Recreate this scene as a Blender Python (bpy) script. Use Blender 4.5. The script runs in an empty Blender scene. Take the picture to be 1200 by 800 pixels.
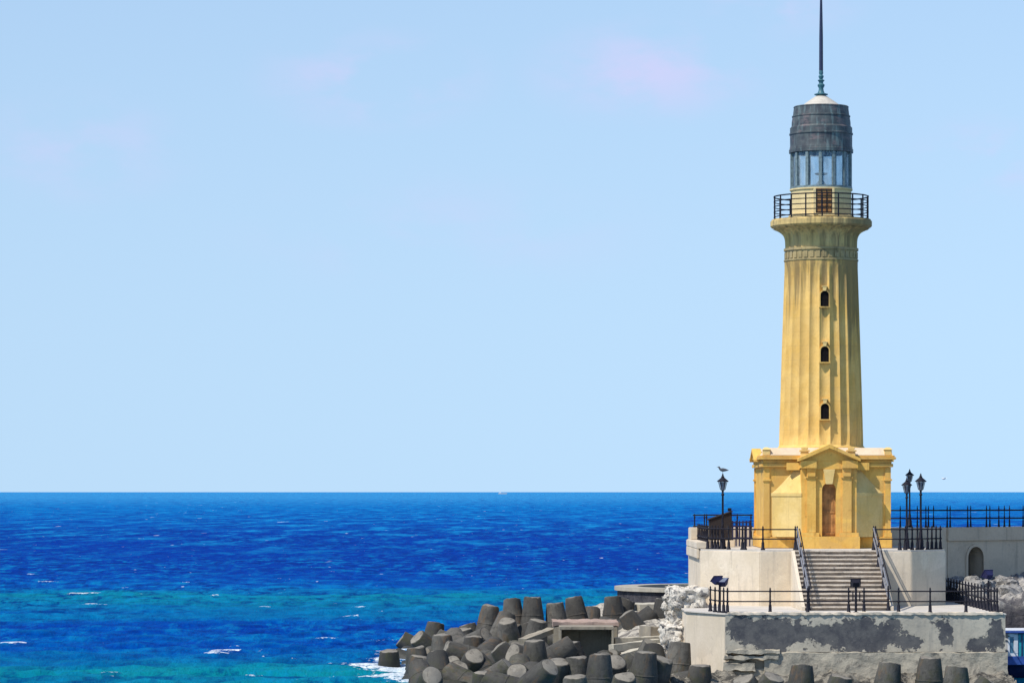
import bpy, bmesh, math, random
import numpy as np
from mathutils import Vector, Matrix, noise, Quaternion
R = math.radians
sc = bpy.context.scene
col = sc.collection
random.seed(7)

# ------------------------------------------------------------------ camera, light, exposure
F, EYE = 4050.0, 7.8                       # focal length in photo pixels (1200 wide), eye above the sea
cam_d = bpy.data.cameras.new('camera'); cam = bpy.data.objects.new('camera', cam_d); col.objects.link(cam)
cam.location = (0, 0, EYE); cam.rotation_euler = (R(90), 0, 0)
cam_d.sensor_width = 36; cam_d.lens = F/1200*36; cam_d.shift_y = 176/1200
cam_d.clip_start = 1; cam_d.clip_end = 200000
sc.camera = cam
SUN_AZ, SUN_EL = 54.0, 54.0                # azimuth to the left of the direction back to the camera
to_sun = Vector((-math.sin(R(SUN_AZ))*math.cos(R(SUN_EL)), -math.cos(R(SUN_AZ))*math.cos(R(SUN_EL)), math.sin(R(SUN_EL))))
sun_d = bpy.data.lights.new('sun', 'SUN'); sun_d.energy = 5.0; sun_d.angle = R(0.5); sun_d.color = (1, .955, .87)
sun = bpy.data.objects.new('sun', sun_d); col.objects.link(sun)
sun.rotation_euler = to_sun.to_track_quat('Z', 'Y').to_euler(); sun.location = (0, 0, 80)
sc.view_settings.view_transform = 'Standard'; sc.view_settings.look = 'None'
sc.view_settings.exposure = 0.0; sc.view_settings.gamma = 1; sc.view_settings.use_curve_mapping = False
sc.cycles.use_denoising = True
sc.cycles.max_bounces = 6; sc.cycles.transparent_max_bounces = 12

w = bpy.data.worlds.new('World'); sc.world = w; w.use_nodes = True
wt = w.node_tree; wt.nodes.clear()
def wn(t, **k):
    n = wt.nodes.new(t)
    for a, b in k.items(): setattr(n, a, b)
    return n
wl = wt.links.new
wo = wn('ShaderNodeOutputWorld'); wb = wn('ShaderNodeBackground'); wl(wb.outputs[0], wo.inputs[0])
wb.inputs['Strength'].default_value = 0.15
sky = wn('ShaderNodeTexSky', sky_type='NISHITA', sun_disc=False)
sky.sun_elevation = R(SUN_EL); sky.sun_rotation = R(180 + SUN_AZ)
sky.altitude = 0; sky.air_density = 1.15; sky.dust_density = 0.0; sky.ozone_density = 3.0
wtc = wn('ShaderNodeTexCoord')
# the pale, even blue of the photograph: look the sky up a little above the horizon band
sep = wn('ShaderNodeSeparateXYZ'); wl(wtc.outputs['Generated'], sep.inputs[0])
mz = wn('ShaderNodeMath', operation='MAXIMUM'); wl(sep.outputs['Z'], mz.inputs[0]); mz.inputs[1].default_value = 0
mpw = wn('ShaderNodeMath', operation='POWER'); wl(mz.outputs[0], mpw.inputs[0]); mpw.inputs[1].default_value = 2.0
ma = wn('ShaderNodeMath', operation='MULTIPLY_ADD'); wl(mpw.outputs[0], ma.inputs[0]); ma.inputs[1].default_value = 1.5; ma.inputs[2].default_value = 0.138
cmb = wn('ShaderNodeCombineXYZ'); wl(sep.outputs['X'], cmb.inputs[0]); wl(sep.outputs['Y'], cmb.inputs[1]); wl(ma.outputs[0], cmb.inputs[2])
nrm = wn('ShaderNodeVectorMath', operation='NORMALIZE'); wl(cmb.outputs[0], nrm.inputs[0]); wl(nrm.outputs[0], sky.inputs['Vector'])
# faint thin clouds
mp = wn('ShaderNodeMapping'); mp.inputs['Scale'].default_value = (30, 30, 62); mp.inputs['Location'].default_value = (1.3, .4, 0.2)
mp.inputs['Rotation'].default_value = (0, R(18), 0)
wl(wtc.outputs['Generated'], mp.inputs[0])
cn = wn('ShaderNodeTexNoise'); cn.inputs['Scale'].default_value = 1.0; cn.inputs['Detail'].default_value = 5; cn.inputs['Roughness'].default_value = .55
wl(mp.outputs[0], cn.inputs['Vector'])
cr = wn('ShaderNodeMapRange', interpolation_type='SMOOTHSTEP'); wl(cn.outputs['Fac'], cr.inputs['Value'])
cr.inputs['From Min'].default_value = .38; cr.inputs['From Max'].default_value = .66; cr.inputs['To Max'].default_value = 1.0
prev = None
for azx, elz, rx, rz, amp in ((-.040, .118, .026, .011, .75), (.040, .121, .028, .012, .8), (.136, .095, .020, .010, .7), (.075, .140, .020, .009, .7), (-.124, .098, .026, .013, .45), (-.02, .075, .05, .014, .25)):
    sb_ = wn('ShaderNodeVectorMath', operation='SUBTRACT'); wl(wtc.outputs['Generated'], sb_.inputs[0]); sb_.inputs[1].default_value = (azx, .99, elz)
    ml_ = wn('ShaderNodeVectorMath', operation='MULTIPLY'); wl(sb_.outputs[0], ml_.inputs[0]); ml_.inputs[1].default_value = (1/rx, 0, 1/rz)
    ln_ = wn('ShaderNodeVectorMath', operation='LENGTH'); wl(ml_.outputs[0], ln_.inputs[0])
    mr_ = wn('ShaderNodeMapRange', interpolation_type='SMOOTHSTEP'); wl(ln_.outputs['Value'], mr_.inputs['Value'])
    mr_.inputs['From Min'].default_value = 1.6; mr_.inputs['From Max'].default_value = 0; mr_.inputs['To Max'].default_value = amp
    if prev is None: prev = mr_.outputs[0]
    else:
        ad_ = wn('ShaderNodeMath', operation='MAXIMUM'); wl(prev, ad_.inputs[0]); wl(mr_.outputs[0], ad_.inputs[1]); prev = ad_.outputs[0]
fm_ = wn('ShaderNodeMath', operation='MULTIPLY'); wl(prev, fm_.inputs[0]); wl(cr.outputs[0], fm_.inputs[1])
cm = wn('ShaderNodeMix', data_type='RGBA'); wl(fm_.outputs[0], cm.inputs['Factor'])
tint = wn('ShaderNodeMix', data_type='RGBA', blend_type='MULTIPLY'); tint.inputs['Factor'].default_value = 1
wl(sky.outputs[0], tint.inputs['A']); SKY_TINT = tint.inputs['B']; SKY_TINT.default_value = (.995, .97, 1.01, 1)
wl(tint.outputs['Result'], cm.inputs['A']); CLOUD = cm.inputs['B']; CLOUD.default_value = (4.35, 4.45, 6.5, 1)
wl(cm.outputs['Result'], wb.inputs['Color'])

# ------------------------------------------------------------------ helpers
def at(px, py, Y):                          # a photo pixel at distance Y
    return Vector(((px-600)*Y/F, Y, EYE-(py-576)*Y/F))
def X(px, Y): return (px-600)*Y/F

class MB:
    def __init__(s): s.v = []; s.f = []
    def add(s, vs, fs):
        n = len(s.v); s.v += [tuple(v) for v in vs]; s.f += [tuple(i+n for i in f) for f in fs]; return s
    def box(s, x0, x1, y0, y1, z0, z1):
        return s.add([(x0,y0,z0),(x1,y0,z0),(x1,y1,z0),(x0,y1,z0),(x0,y0,z1),(x1,y0,z1),(x1,y1,z1),(x0,y1,z1)],
                     [(3,2,1,0),(4,5,6,7),(0,1,5,4),(1,2,6,5),(2,3,7,6),(3,0,4,7)])
    def frustum(s, a, b):                   # a, b: (x0,x1,y0,y1,z)
        return s.add([(a[0],a[2],a[4]),(a[1],a[2],a[4]),(a[1],a[3],a[4]),(a[0],a[3],a[4]),
                      (b[0],b[2],b[4]),(b[1],b[2],b[4]),(b[1],b[3],b[4]),(b[0],b[3],b[4])],
                     [(3,2,1,0),(4,5,6,7),(0,1,5,4),(1,2,6,5),(2,3,7,6),(3,0,4,7)])
    def prism(s, pts, z0, z1):              # plan polygon (counter-clockwise) raised
        n = len(pts)
        return s.add([(x,y,z0) for x,y in pts]+[(x,y,z1) for x,y in pts],
                     [tuple(range(n-1,-1,-1)), tuple(range(n,2*n))]+[(i,(i+1)%n,n+(i+1)%n,n+i) for i in range(n)])
    def prism_y(s, pts, y0, y1):            # elevation polygon (x,z) pushed along y
        n = len(pts)
        return s.add([(x,y0,z) for x,z in pts]+[(x,y1,z) for x,z in pts],
                     [tuple(range(n)), tuple(range(2*n-1,n-1,-1))]+[((i+1)%n,i,n+i,n+(i+1)%n) for i in range(n)])
    def prism_x(s, pts, x0, x1):            # side polygon (y,z) pushed along x
        n = len(pts)
        return s.add([(x0,y,z) for y,z in pts]+[(x1,y,z) for y,z in pts],
                     [tuple(range(n-1,-1,-1)), tuple(range(n,2*n))]+[(i,(i+1)%n,n+(i+1)%n,n+i) for i in range(n)])
    def tube(s, p, q, r0, r1=None, n=10):
        p = Vector(p); q = Vector(q); r1 = r0 if r1 is None else r1
        d = (q-p).normalized(); a = d.orthogonal().normalized(); b = d.cross(a)
        ring = lambda c, r: [c+(a*math.cos(2*math.pi*i/n)+b*math.sin(2*math.pi*i/n))*r for i in range(n)]
        return s.add(ring(p,r0)+ring(q,r1), [tuple(range(n-1,-1,-1)), tuple(range(n,2*n))]+[(i,(i+1)%n,n+(i+1)%n,n+i) for i in range(n)])
    def lathe(s, prof, n=48, c=(0,0), flutes=0, depth=0.0, per=8):
        """prof: list of (r, z) or (r, z, flute depth)."""
        m = flutes*per if flutes else n
        vs = []
        for e in prof:
            r, z = e[0], e[1]; dp = e[2] if len(e) > 2 else depth
            for i in range(m):
                t = -math.pi/2+2*math.pi*(i/m) + (math.pi/flutes if flutes else 0)
                k = (i % per)/per if flutes else 0
                rr = r - (dp*math.sin(math.pi*k)**.75 if flutes else 0)
                vs.append((c[0]+rr*math.cos(t), c[1]+rr*math.sin(t), z))
        fs = []
        for j in range(len(prof)-1):
            for i in range(m): fs.append((j*m+i, j*m+(i+1)%m, (j+1)*m+(i+1)%m, (j+1)*m+i))
        fs.append(tuple(range(m-1,-1,-1))); fs.append(tuple((len(prof)-1)*m+i for i in range(m)))
        return s.add(vs, fs)
    def mesh(s, name, mat, off=(0,0,0), smooth=None, bevel=0):
        me = bpy.data.meshes.new(name)
        o = Vector(off)
        me.from_pydata([tuple(Vector(v)-o) for v in s.v], [], s.f)
        if bevel:
            bm = bmesh.new(); bm.from_mesh(me)
            es = [e for e in bm.edges if len(e.link_faces) == 2 and e.calc_face_angle(0) > R(30)]
            bmesh.ops.bevel(bm, geom=es, offset=bevel, segments=2, affect='EDGES', clamp_overlap=True)
            bm.to_mesh(me); bm.free()
        me.validate(); me.update()
        if mat: me.materials.append(mat)
        if smooth is not None: smooth_by(me, smooth)
        return me
    def build(s, name, mat, parent=None, loc=None, **k):
        """local coordinates when parent or loc is given as-is: vertices already local to the thing"""
        ob = bpy.data.objects.new(name, s.mesh(name, mat, **k)); col.objects.link(ob)
        if parent: ob.parent = parent
        if loc is not None: ob.location = loc
        return ob
def smooth_by(me, ang):
    bm = bmesh.new(); bm.from_mesh(me)
    for f in bm.faces: f.smooth = True
    for e in bm.edges:
        e.smooth = not (len(e.link_faces) != 2 or e.calc_face_angle(0) > R(ang))
    bm.to_mesh(me); bm.free()

def tag(o, label, cat, group=None):
    o['label'] = label; o['category'] = cat
    if group: o['group'] = group
    return o
def structure(o, label=None): o['kind'] = 'structure'; return o
def thing(name, label, cat, loc, group=None, rz=0):
    o = bpy.data.objects.new(name, None); o.empty_display_size = .3; col.objects.link(o)
    o.location = loc; o.rotation_euler = (0, 0, rz)
    return tag(o, label, cat, group)
def link(o, parent=None):
    col.objects.link(o)
    if parent: o.parent = parent
    return o
def copy_tree(o, parent=None):
    c = o.copy(); col.objects.link(c); c.parent = parent
    for ch in list(o.children): copy_tree(ch, c)
    return c

# ------------------------------------------------------------------ materials
class NT:
    def __init__(s, name):
        s.m = bpy.data.materials.new(name); s.m.use_nodes = True; s.t = s.m.node_tree
        s.b = s.t.nodes['Principled BSDF']; s.out = s.t.nodes['Material Output']
    def n(s, t, **k):
        x = s.t.nodes.new(t)
        for a, b in k.items(): setattr(x, a, b)
        return x
    def l(s, a, b): s.t.links.new(a, b)
    def coord(s, kind='Object', scale=(1,1,1), rnd=False):
        c = s.n('ShaderNodeTexCoord') if kind == 'Object' else s.n('ShaderNodeNewGeometry')
        o = c.outputs['Object'] if kind == 'Object' else c.outputs['Position']
        if rnd:
            oi = s.n('ShaderNodeObjectInfo'); mu = s.n('ShaderNodeMath', operation='MULTIPLY'); mu.inputs[1].default_value = 57
            s.l(oi.outputs['Random'], mu.inputs[0])
            ad = s.n('ShaderNodeVectorMath', operation='ADD'); s.l(o, ad.inputs[0]); s.l(mu.outputs[0], ad.inputs[1]); o = ad.outputs[0]
        mp = s.n('ShaderNodeMapping'); mp.inputs['Scale'].default_value = scale; s.l(o, mp.inputs[0])
        return mp.outputs[0]
    def noise(s, vec, scale, detail=4, rough=.55, dist=0):
        x = s.n('ShaderNodeTexNoise'); x.inputs['Scale'].default_value = scale; x.inputs['Detail'].default_value = detail
        x.inputs['Roughness'].default_value = rough; x.inputs['Distortion'].default_value = dist; s.l(vec, x.inputs['Vector']); return x.outputs['Fac']
    def rng(s, v, a, b, c=0, d=1, smooth=True):
        x = s.n('ShaderNodeMapRange', interpolation_type='SMOOTHSTEP' if smooth else 'LINEAR'); s.l(v, x.inputs['Value'])
        for k, q in zip(('From Min','From Max','To Min','To Max'), (a,b,c,d)): x.inputs[k].default_value = q
        return x.outputs[0]
    def math(s, op, a, b=None, clamp=False):
        x = s.n('ShaderNodeMath', operation=op, use_clamp=clamp)
        for i, q in enumerate((a, b)):
            if q is None: continue
            if isinstance(q, (int, float)): x.inputs[i].default_value = q
            else: s.l(q, x.inputs[i])
        return x.outputs[0]
    def mix(s, fac, a, b, mode='MIX'):
        x = s.n('ShaderNodeMix', data_type='RGBA', blend_type=mode)
        if isinstance(fac, (int, float)): x.inputs['Factor'].default_value = fac
        else: s.l(fac, x.inputs['Factor'])
        for k, q in (('A', a), ('B', b)):
            if isinstance(q, tuple): x.inputs[k].default_value = (*q, 1)
            else: s.l(q, x.inputs[k])
        return x.outputs['Result']
    def base(s, c, rough=.8, spec=.3):
        if isinstance(c, tuple): s.b.inputs['Base Color'].default_value = (*c, 1)
        else: s.l(c, s.b.inputs['Base Color'])
        if isinstance(rough, (int, float)): s.b.inputs['Roughness'].default_value = rough
        else: s.l(rough, s.b.inputs['Roughness'])
        s.b.inputs['Specular IOR Level'].default_value = spec
    def bump(s, h, strength=.3, dist=.05):
        x = s.n('ShaderNodeBump'); x.inputs['Strength'].default_value = strength; x.inputs['Distance'].default_value = dist
        s.l(h, x.inputs['Height']); s.l(x.outputs[0], s.b.inputs['Normal'])
    def pos(s, axis):
        g = s.n('ShaderNodeNewGeometry'); q = s.n('ShaderNodeSeparateXYZ'); s.l(g.outputs['Position'], q.inputs[0]); return q.outputs[axis]

def plaster(name, c0, c1, stain, amount=.5, streak=1.0, bump=.25, rough=.85, grime_shade=None, blotch=1.1, lichen_shade=0, joints=0):
    m = NT(name); v = m.coord()
    big = m.noise(v, blotch, 5, .6); fine = m.noise(v, 9, 4, .6)
    c = m.mix(m.rng(big, .35, .68), c0, c1)
    sv = m.coord(scale=(2.6, 2.6, .22)); st = m.noise(sv, 1.6, 5, .65)
    f = m.math('MULTIPLY', m.rng(st, .52, .75), amount*streak)
    c = m.mix(f, c, stain)
    pr = m.noise(v, blotch*.55, 3, .5, .8)
    c = m.mix(m.math('MULTIPLY', m.rng(pr, .53, .57), amount*.55), c, tuple(q*.72+.06 for q in c1))
    c = m.mix(m.math('MULTIPLY', m.rng(m.noise(v, blotch*1.9, 6, .7), .57, .70), amount*.55), c, tuple(min(.82, q*1.12+.05) for q in c0))
    sp = m.noise(v, 3.3, 6, .7)
    c = m.mix(m.math('MULTIPLY', m.rng(sp, .58, .72), amount*.7), c, stain)
    if grime_shade:                            # grime, lichen and painted gallery shade in streaks running down from z1 to z0
        z0, z1, gc, amt = grime_shade
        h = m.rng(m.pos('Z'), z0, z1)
        if lichen_shade:                              # lichen plus shade painted onto the right side
            qx = m.n('ShaderNodeSeparateXYZ'); m.l(m.coord(), qx.inputs[0]); h = m.math('ADD', h, m.rng(qx.outputs[0], -.5, 1.5, -.15, lichen_shade))
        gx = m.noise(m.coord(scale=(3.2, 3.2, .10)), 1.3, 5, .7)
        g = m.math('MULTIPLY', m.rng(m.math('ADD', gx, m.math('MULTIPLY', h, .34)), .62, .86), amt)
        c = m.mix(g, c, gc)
    if joints:                               # faint, broken horizontal bed joints
        jz = m.math('FRACT', m.math('DIVIDE', m.pos('Z'), joints))
        jl = m.math('MULTIPLY', m.rng(jz, .0, .055, 1, 0), m.rng(big, .40, .62))
        c = m.mix(m.math('MULTIPLY', jl, .45), c, stain)
    c = m.mix(m.math('MULTIPLY', m.rng(fine, .3, .7, 0, 1), .16), c, (c0[0]*.55, c0[1]*.52, c0[2]*.48))
    m.base(c, rough, .2)
    m.bump(m.math('ADD', fine, m.math('MULTIPLY', big, .8)), bump, .04)
    return m.m
def simple(name, c, rough=.6, spec=.3, metal=0, var=.25, scale=5):
    m = NT(name); n_ = m.noise(m.coord(), scale, 4, .6)
    m.base(m.mix(m.rng(n_, .3, .7), c, tuple(q*(1-var) for q in c)), rough, spec); m.b.inputs['Metallic'].default_value = metal
    m.bump(n_, .1, .02)
    return m.m

YEL = plaster('ochre_plaster', (.80,.485,.12), (.70,.385,.08), (.33,.19,.055), .75)
YELP = plaster('pale_ochre_plaster', (.78,.57,.235), (.72,.49,.17), (.42,.28,.12), .35)
SPLAY = plaster('mid_ochre_plaster', (.74,.54,.22), (.66,.455,.15), (.36,.23,.085), .45)
SHAFT = plaster('shaft_plaster', (.76,.50,.165), (.67,.41,.11), (.36,.22,.085), .45, grime_shade=(12.5, 18.8, (.17,.125,.065), .78), lichen_shade=.38, joints=.62)
CAP = plaster('capital_stone', (.68,.49,.20), (.54,.38,.145), (.25,.185,.09), .85, grime_shade=(15.5, 22, (.16,.12,.065), .75), lichen_shade=.34)
FRZ = plaster('grimy_frieze_stone', (.42,.32,.155), (.31,.24,.115), (.13,.105,.06), .95)
PALE = plaster('pale_roof_plaster', (.72,.58,.42), (.66,.50,.33), (.42,.34,.27), .4)
LANT = plaster('lantern_masonry', (.74,.59,.31), (.66,.52,.27), (.40,.31,.18), .5)
WHITE = plaster('whitewashed_plaster', (.71,.605,.475), (.62,.52,.385), (.40,.34,.27), .7, blotch=.5)
GREYW = plaster('grey_render', (.60,.495,.37), (.51,.415,.305), (.27,.235,.19), .55, blotch=.6)
STEP = plaster('worn_step_stone', (.66,.575,.47), (.50,.42,.335), (.20,.18,.17), .8, blotch=2.2)
RISER = plaster('shaded_riser_stone', (.31,.255,.20), (.20,.165,.135), (.09,.078,.072), .8, blotch=2.5)  # darker than the treads, the risers' shade painted into the colour
PAVE = plaster('terrace_paving', (.58,.53,.47), (.50,.46,.40), (.35,.31,.27), .4)
IRON = simple('black_iron', (.014,.013,.022), .6, .2, 0, .4, 12)
BLUEIRON = simple('dark_blue_paint', (.025,.026,.085), .55, .25, 0, .3, 9)
STEEL = simple('bare_steel_handrail', (.40,.39,.40), .4, .5, .6, .3, 10)
DOORM = simple('brown_timber', (.50,.245,.08), .6, .3, 0, .5, 4)
DARK = simple('dark_interior', (.012,.010,.010), .9, .1)
LAMPGL = simple('lamp_glass', (.17,.19,.24), .15, .5, 0, .2)
WHITEP = simple('white_paint', (.72,.74,.78), .45, .4, 0, .2)
TEAL = simple('turquoise_paint', (.02,.36,.46), .5, .4, 0, .3)
NAVY = simple('navy_hull_paint', (.02,.03,.11), .4, .4, 0, .4)
BLUEP = simple('blue_boat_paint', (.04,.10,.38), .45, .4, 0, .35)
GULLW = simple('white_feathers', (.78,.78,.76), .8, .1)
GULLG = simple('grey_feathers', (.10,.105,.12), .8, .1)
CHEST = plaster('dark_weathered_boards', (.030,.024,.024), (.022,.018,.02), (.06,.045,.04), .6)

def metal_roof():
    m = NT('weathered_lead_roof'); v = m.coord()
    big = m.noise(v, 1.7, 5, .6); st = m.noise(m.coord(scale=(3,3,.35)), 1.8, 5, .65)
    c = m.mix(m.rng(big, .35, .65), (.075,.088,.088), (.036,.040,.048))
    c = m.mix(m.math('MULTIPLY', m.rng(st, .50, .70), .5), c, (.20,.29,.285))
    c = m.mix(m.math('MULTIPLY', m.rng(m.noise(m.coord(scale=(1,1,2.5)), 1.6, 5, .7), .52, .66), .6), c, (.17,.125,.125))
    m.base(c, .55, .4); m.bump(big, .2, .03); return m.m
LEAD = metal_roof()
MULL = simple('verdigris_frame', (.20,.26,.265), .5, .4, 0, .45, 6)
def glass():
    m = NT('lantern_glass')
    tr = m.n('ShaderNodeBsdfTransparent'); tr.inputs[0].default_value = (.74,.86,.94,1)
    gl = m.n('ShaderNodeBsdfGlossy'); gl.inputs['Roughness'].default_value = .05
    lw = m.n('ShaderNodeLayerWeight'); lw.inputs[0].default_value = .2
    mx = m.n('ShaderNodeMixShader'); m.l(m.math('MULTIPLY', lw.outputs['Fresnel'], .8, True), mx.inputs[0]); m.l(tr.outputs[0], mx.inputs[1]); m.l(gl.outputs[0], mx.inputs[2])
    df = m.n('ShaderNodeBsdfDiffuse'); df.inputs[0].default_value = (.40,.50,.56,1)          # salt film on the panes
    m2 = m.n('ShaderNodeMixShader'); salt = m.noise(m.coord(scale=(2,2,.6)), 1.5, 5, .65)
    m.l(m.rng(salt, .35, .7, .16, .62), m2.inputs[0]); m.l(mx.outputs[0], m2.inputs[1]); m.l(df.outputs[0], m2.inputs[2])
    m.l(m2.outputs[0], m.out.inputs['Surface']); return m.m
GLASS = glass()

def concrete_tetra():
    m = NT('tetrapod_concrete'); v = m.coord(rnd=True)
    oi = m.n('ShaderNodeObjectInfo')
    big = m.noise(v, .9, 5, .6); fine = m.noise(v, 14, 5, .7); mid = m.noise(v, 4, 5, .65)
    lo = m.mix(oi.outputs['Random'], (.028,.027,.026), (.070,.065,.057))
    hi = m.mix(oi.outputs['Random'], (.048,.046,.042), (.135,.124,.105))
    c = m.mix(m.rng(big, .35, .65), lo, hi)
    c = m.mix(m.math('MULTIPLY', m.rng(mid, .52, .68), .6), c, (.035,.032,.030))
    fr = m.noise(m.coord(scale=(6,6,.8), rnd=True), 1.5, 4, .6)      # marks of the shuttering boards
    c = m.mix(m.math('MULTIPLY', m.rng(fr, .5, .62), .35), c, (.04,.037,.034))
    c = m.mix(m.math('MULTIPLY', m.rng(m.noise(m.coord(scale=(2,2,.7), rnd=True), 1.2, 5, .65), .55, .66), .5), c, (.14,.085,.045))
    wet = m.rng(m.math('ADD', m.pos('Z'), m.math('MULTIPLY', mid, .8)), .35, 1.25, 1, 0)      # tide mark, wet and weedy below
    al = m.math('MULTIPLY', m.rng(m.math('ADD', m.pos('Z'), m.math('MULTIPLY', big, 1.4)), .9, 2.4, 1, 0), m.rng(m.noise(v, 2.1, 5, .7), .45, .62))
    c = m.mix(m.math('MULTIPLY', al, .7), c, (.055,.058,.022))       # weed in the splash zone
    c = m.mix(m.math('MULTIPLY', wet, .9), c, (.022,.023,.018))
    rg = m.math('SUBTRACT', .9, m.math('MULTIPLY', wet, .45))
    m.base(c, rg, .3)
    m.bump(m.math('ADD', fine, m.math('MULTIPLY', mid, 1.5)), .45, .05); return m.m
TET = concrete_tetra()
def rubble(name, c0, c1, dark, th=(.46,.56), scale=2.3, pit=.75, bs=.9, low_shade=None):
    m = NT(name); v = m.coord()
    n1 = m.noise(v, scale, 6, .65, .6); n2 = m.noise(v, scale*3.1, 5, .7)
    vo = m.n('ShaderNodeTexVoronoi'); vo.inputs['Scale'].default_value = scale*1.6; m.l(v, vo.inputs['Vector'])
    c = m.mix(m.rng(n2, .35, .65), c0, c1)
    c = m.mix(m.math('MULTIPLY', m.rng(n1, *th), pit), c, dark)
    c = m.mix(m.math('MULTIPLY', m.rng(n2, .56, .66), .6), c, dark)
    if low_shade: c = m.mix(m.rng(m.math('ADD', m.pos('Z'), m.math('MULTIPLY', n1, .9)), low_shade[0], low_shade[1], .92, 0), c, (.045,.043,.05))  # low rubble darkened by height, the platform's shade painted in
    m.base(c, .9, .15); m.bump(m.math('ADD', m.math('MULTIPLY', vo.outputs['Distance'], .8), n2), bs, .12); return m.m
RUBW = rubble('whitewashed_rubble', (.66,.61,.53), (.50,.455,.385), (.10,.095,.10), (.53,.60), 2.6, .85, .5)
RUBB = rubble('pale_rubble', (.50,.45,.37), (.36,.325,.27), (.09,.08,.075), (.47,.60), 1.4)
RUBR = rubble('limestone_rubble', (.42,.39,.35), (.27,.25,.225), (.07,.066,.075), (.45,.54), 1.5, .85, .9, (3.0, 3.6))
RUBR2 = rubble('limestone_boulder', (.36,.34,.315), (.22,.21,.195), (.10,.095,.10), (.52,.62), 1.5, .8, .6)
RUBD = rubble('weedy_rubble', (.27,.24,.19), (.17,.155,.125), (.04,.038,.034), (.45,.58), 1.7, .85)
ROCKD = rubble('dark_wet_rock', (.075,.07,.075), (.05,.048,.055), (.02,.02,.025), (.45,.6), 1.0)
BEAM = plaster('pale_concrete', (.52,.47,.37), (.42,.38,.30), (.20,.18,.15), .6)
CAISS = plaster('stained_concrete', (.33,.29,.22), (.23,.20,.155), (.10,.085,.075), .9)
RUSTY = plaster('reddish_concrete', (.40,.29,.24), (.34,.25,.20), (.13,.10,.09), .6)
BASIN = plaster('basin_concrete', (.44,.40,.32), (.34,.31,.25), (.15,.14,.13), .6)

# lower wall: grey-beige render that has scaled off in big slate-coloured patches; 'flake' is the signed distance to a patch outline
def flaked():
    m = NT('flaking_render'); v = m.coord()
    at_ = m.n('ShaderNodeAttribute'); at_.attribute_name = 'flake'
    rag = m.noise(v, 3.2, 7, .72); fine = m.noise(v, 9, 5, .65); big = m.noise(v, .7, 4)
    d = m.math('ADD', at_.outputs['Fac'], m.math('ADD', m.math('MULTIPLY', m.math('SUBTRACT', rag, .5), .8), m.math('MULTIPLY', m.math('SUBTRACT', m.noise(v, 1.3, 4, .6), .57), 1.4)))
    d = m.math('ADD', d, m.math('MULTIPLY', m.math('SUBTRACT', m.noise(v, 11, 5, .7), .5), .28))
    f = m.rng(d, -.05, .045)
    c = m.mix(m.rng(big, .35, .65), (.47,.425,.34), (.38,.345,.28))
    c = m.mix(m.math('MULTIPLY', m.rng(fine, .5, .7), .5), c, (.27,.25,.215))
    st = m.noise(m.coord(scale=(2.2,2.2,.25)), 2, 5, .65)
    c = m.mix(m.math('MULTIPLY', m.rng(st, .52, .72), .5), c, (.26,.245,.22))
    slate = m.mix(m.rng(m.noise(v, 2.1, 6, .7), .35, .65), (.070,.071,.079), (.120,.118,.116))
    slate = m.mix(m.math('MULTIPLY', m.rng(fine, .55, .7), .5), slate, (.17,.165,.16))
    c = m.mix(f, c, slate)
    m.base(c, .9, .15)
    m.bump(m.math('SUBTRACT', m.math('MULTIPLY', fine, .5), m.math('MULTIPLY', f, 1.2)), .5, .05); return m.m
FLAKE = flaked()

# ------------------------------------------------------------------ the sea (the sheet runs to the horizon)
rng = np.random.default_rng(11)
def wave_height(x, y, dy):
    h = np.zeros_like(x); x = x.astype(np.float32); y = y.astype(np.float32)
    for i in range(130):
        lam = .8*(11/.8)**rng.random(); th = rng.normal(-math.pi/2+.25, .72)
        k = 2*math.pi/lam; kx, ky = k*math.cos(th), k*math.sin(th)
        a = .0056*lam/(1+(lam/4.5)**2); ph = rng.random()*6.283
        fade = np.clip(lam/np.maximum(dy*abs(math.sin(th))+.12, .12)/2.6-.5, 0, 1)
        q = .5+.5*np.sin(kx*x+ky*y+ph+.6*np.sin(.11*x+.05*y+ph*3))
        h += a*fade*2*(q**1.5-.42)
    return h
ys = [70.0]
while ys[-1] < 90000:
    y_ = ys[-1]; ys.append(y_+(2.0 if y_ < 118 else max(.30, y_*y_/(F*EYE)*.55) if y_ < 2500 else y_*.12))
ys = np.array(ys)
uu = np.concatenate([np.linspace(-1.6,-.24,46)[:-1], np.linspace(-.24,.24,860), np.linspace(.24,1.6,46)[1:]])
YY, UU = np.meshgrid(ys, uu, indexing='ij'); XX = YY*UU
DY = np.gradient(ys)[:,None]*np.ones_like(UU)
HH = wave_height(XX, YY, DY)
inside = np.abs(UU) < .25
HH *= inside*np.clip((2600-YY)/1500, 0, 1)
ny, nx = YY.shape
sea_co = np.stack([XX, YY, HH], -1).reshape(-1, 3)
idx = np.arange(ny*nx).reshape(ny, nx)
quads = np.stack([idx[:-1,:-1], idx[:-1,1:], idx[1:,1:], idx[1:,:-1]], -1).reshape(-1, 4)
sea_me = bpy.data.meshes.new('sea')
sea_me.vertices.add(len(sea_co)); sea_me.vertices.foreach_set('co', sea_co.ravel().astype(np.float32))
sea_me.loops.add(quads.size); sea_me.loops.foreach_set('vertex_index', quads.ravel().astype(np.int32))
sea_me.polygons.add(len(quads)); sea_me.polygons.foreach_set('loop_start', np.arange(0, quads.size, 4, dtype=np.int32))
sea_me.polygons.foreach_set('use_smooth', np.ones(len(quads), dtype=bool))
sea_me.update()
FOAM_AT = []                                # (x, y, radius, strength) filled while the tetrapods are placed

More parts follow.
